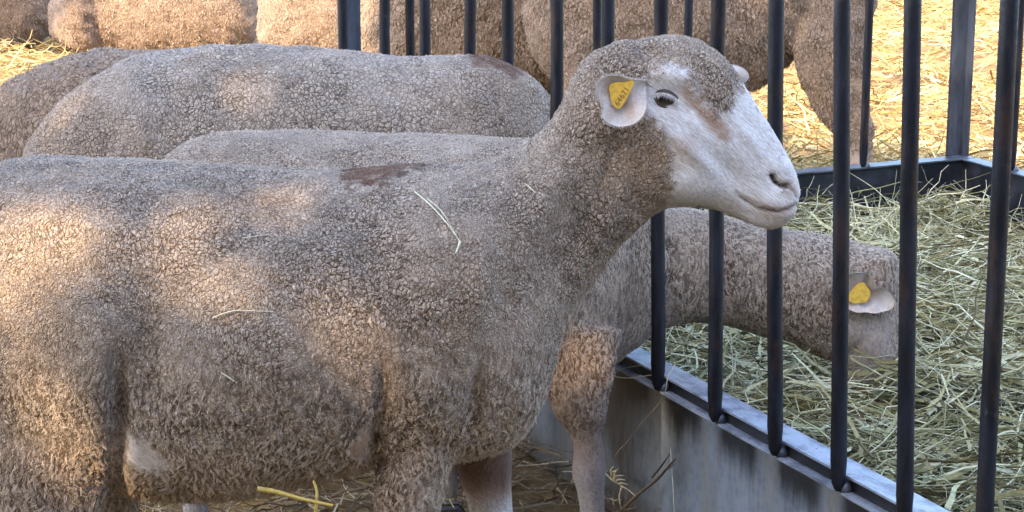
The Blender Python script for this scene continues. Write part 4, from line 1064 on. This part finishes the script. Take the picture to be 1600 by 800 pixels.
# dried weed sprig
sp = [wallp(970, 730, .04), wallp(985, 745, .04), wallp(1005, 757, .04), wallp(1022, 770, .04)]
ex = []
for a_, b_ in [((985, 740), (998, 730)), ((988, 744), (1008, 738)), ((992, 748), (1010, 745)), ((996, 752), (1014, 752)), ((1000, 756), (1018, 762)), ((990, 748), (1000, 726)), ((1000, 758), (1004, 792)), ((985, 742), (992, 724))]:
    ex.append(([wallp(*a_, .04), wallp((a_[0] + b_[0]) / 2 + 2, (a_[1] + b_[1]) / 2 - 3, .05), wallp(*b_, .045)], .0022))
stalk("weed_sprig", sp, .0018, M_STALK, "dried curled weed sprig hanging on the feeder wall beside the twig", "weed", .1, ex)
stalk("straw_stalk", [W(402, 764, 2.62), W(430, 768, 2.62), W(470, 779, 2.62), W(520, 790, 2.62)], .0042, M_YSTALK, "thick yellow stalk lying slanted under the big ewe's belly", "straw stalk", .6)
stalk("straw_stalk", [W(488, 830, 2.64), W(493, 800, 2.64), W(495, 770, 2.64), W(490, 752, 2.66)], .0034, M_YSTALK, "upright yellow stalk crossing the slanted one under the belly", "straw stalk", .5)

# ================================================================ the shade tree behind the camera
rt = np.random.default_rng(21)
def shadow_xy(P):                       # ground point its shadow falls on
    return P[:, 0] - SUN.x / SUN.z * P[:, 2], P[:, 1] - SUN.y / SUN.z * P[:, 2]
holes = []
def hole(px, py, Y, r): p = W(px, py, Y); holes.append((np.array(p), r))
hole(75, 330, 2.64, .055); hole(150, 310, 2.64, .04); hole(225, 312, 2.64, .03); hole(330, 310, 2.64, .0); hole(245, 415, 2.63, .015); hole(30, 330, 2.64, .05)
hole(390, 310, 2.64, .015);hole(262, 475, 2.63, .0); hole(100, 665, 2.66, -.01); hole(745, 450, 2.66, -.02)
hole(245, 25, 10.65, .26); hole(310, 10, 10.62, .2); hole(190, 15, 10.65, .12); hole(585, 30, 10.0, .2); hole(470, 35, 9.9, .04); hole(60, 5, 10.9, .05)
hole(75, 390, 2.64, .03); hole(1500, 700, 3.1, -.06); hole(965, 28, 6.42, -.02); hole(1092, 30, 6.42, .0); hole(1180, 8, 6.42, .0)
n = 44000
# crown volume: positions along the sun direction above the shaded ground patch
gx_ = rt.uniform(-3.2, 3.0, n); gy_ = rt.uniform(-3.0, 8.3, n)
edge = 7.72 + .25 * np.sin(gx_ * 2.1) + .12 * np.sin(gx_ * 5.3); edge = np.where(gx_ < -.6, edge + .2, edge)
m2 = 9000; gx_[:m2] = rt.uniform(-4.6, -.9, m2); gy_[:m2] = rt.uniform(10.85, 13.6, m2); edge[:m2] = 99
keep = gy_ < edge; gx_, gy_ = gx_[keep], gy_[keep]; n = len(gx_)
hz = rt.uniform(6.2, 9.4, n)
P = np.stack([gx_ + SUN.x / SUN.z * hz, gy_ + SUN.y / SUN.z * hz, hz], 1)
ok = np.ones(n, bool); S3 = np.array(SUN)
for q_, r in holes:
    v = P - q_; dd = np.linalg.norm(v - (v @ S3)[:, None] * S3, axis=1); ok &= rt.uniform(0, 1, n) < smoothstep(r - .01, r + .12, dd) ** .7
P = P[ok]; n = len(P)
a = rt.normal(size=(n, 3)); a /= np.linalg.norm(a, axis=1, keepdims=True); b = np.cross(a, rt.normal(size=(n, 3))); b /= np.linalg.norm(b, axis=1, keepdims=True)
sz = rt.uniform(.085, .135, n)[:, None]
V4 = np.stack([P - a * sz, P + b * sz * .5, P + a * sz, P - b * sz * .5], 1).reshape(-1, 3)
root = empty("tree", (-6.5, -7.2, 0), "broad shade tree behind the viewpoint whose crown dapples the flock", "tree")
lm = np_mesh("crown", V4 - np.array(root.location), np.arange(n * 4).reshape(n, 4)); set_attr(lm, "rnd", np.repeat(rt.uniform(0, 1, n), 4)); link("crown", lm, M_LEAF, root)
link("trunk", tube_me("trunk", [(0, 0, -.1), (.05, 0, .8), (.1, .05, 2.6), (.25, .2, 4.6), (.5, .6, 6.2), (.9, 1.3, 8.6)], [.36, .27, .24, .20, .15, .05], 16), M_BARK, root)
for i, (x, y, z) in enumerate([(3.4, 1.6, 7.6), (1.6, 4.4, 8.0), (-1.2, 2.5, 8.2), (3.8, 4.6, 8.4), (.4, 6.2, 7.9)]):
    s0 = Vector((.22, .16, 4.2)); e = Vector((x, y, z)); link("limb", tube_me("limb", [s0, s0.lerp(e, .35) + Vector((0, 0, .35)), s0.lerp(e, .7) + Vector((0, 0, .3)), e], [.09, .065, .04, .015], 10), M_BARK, root)
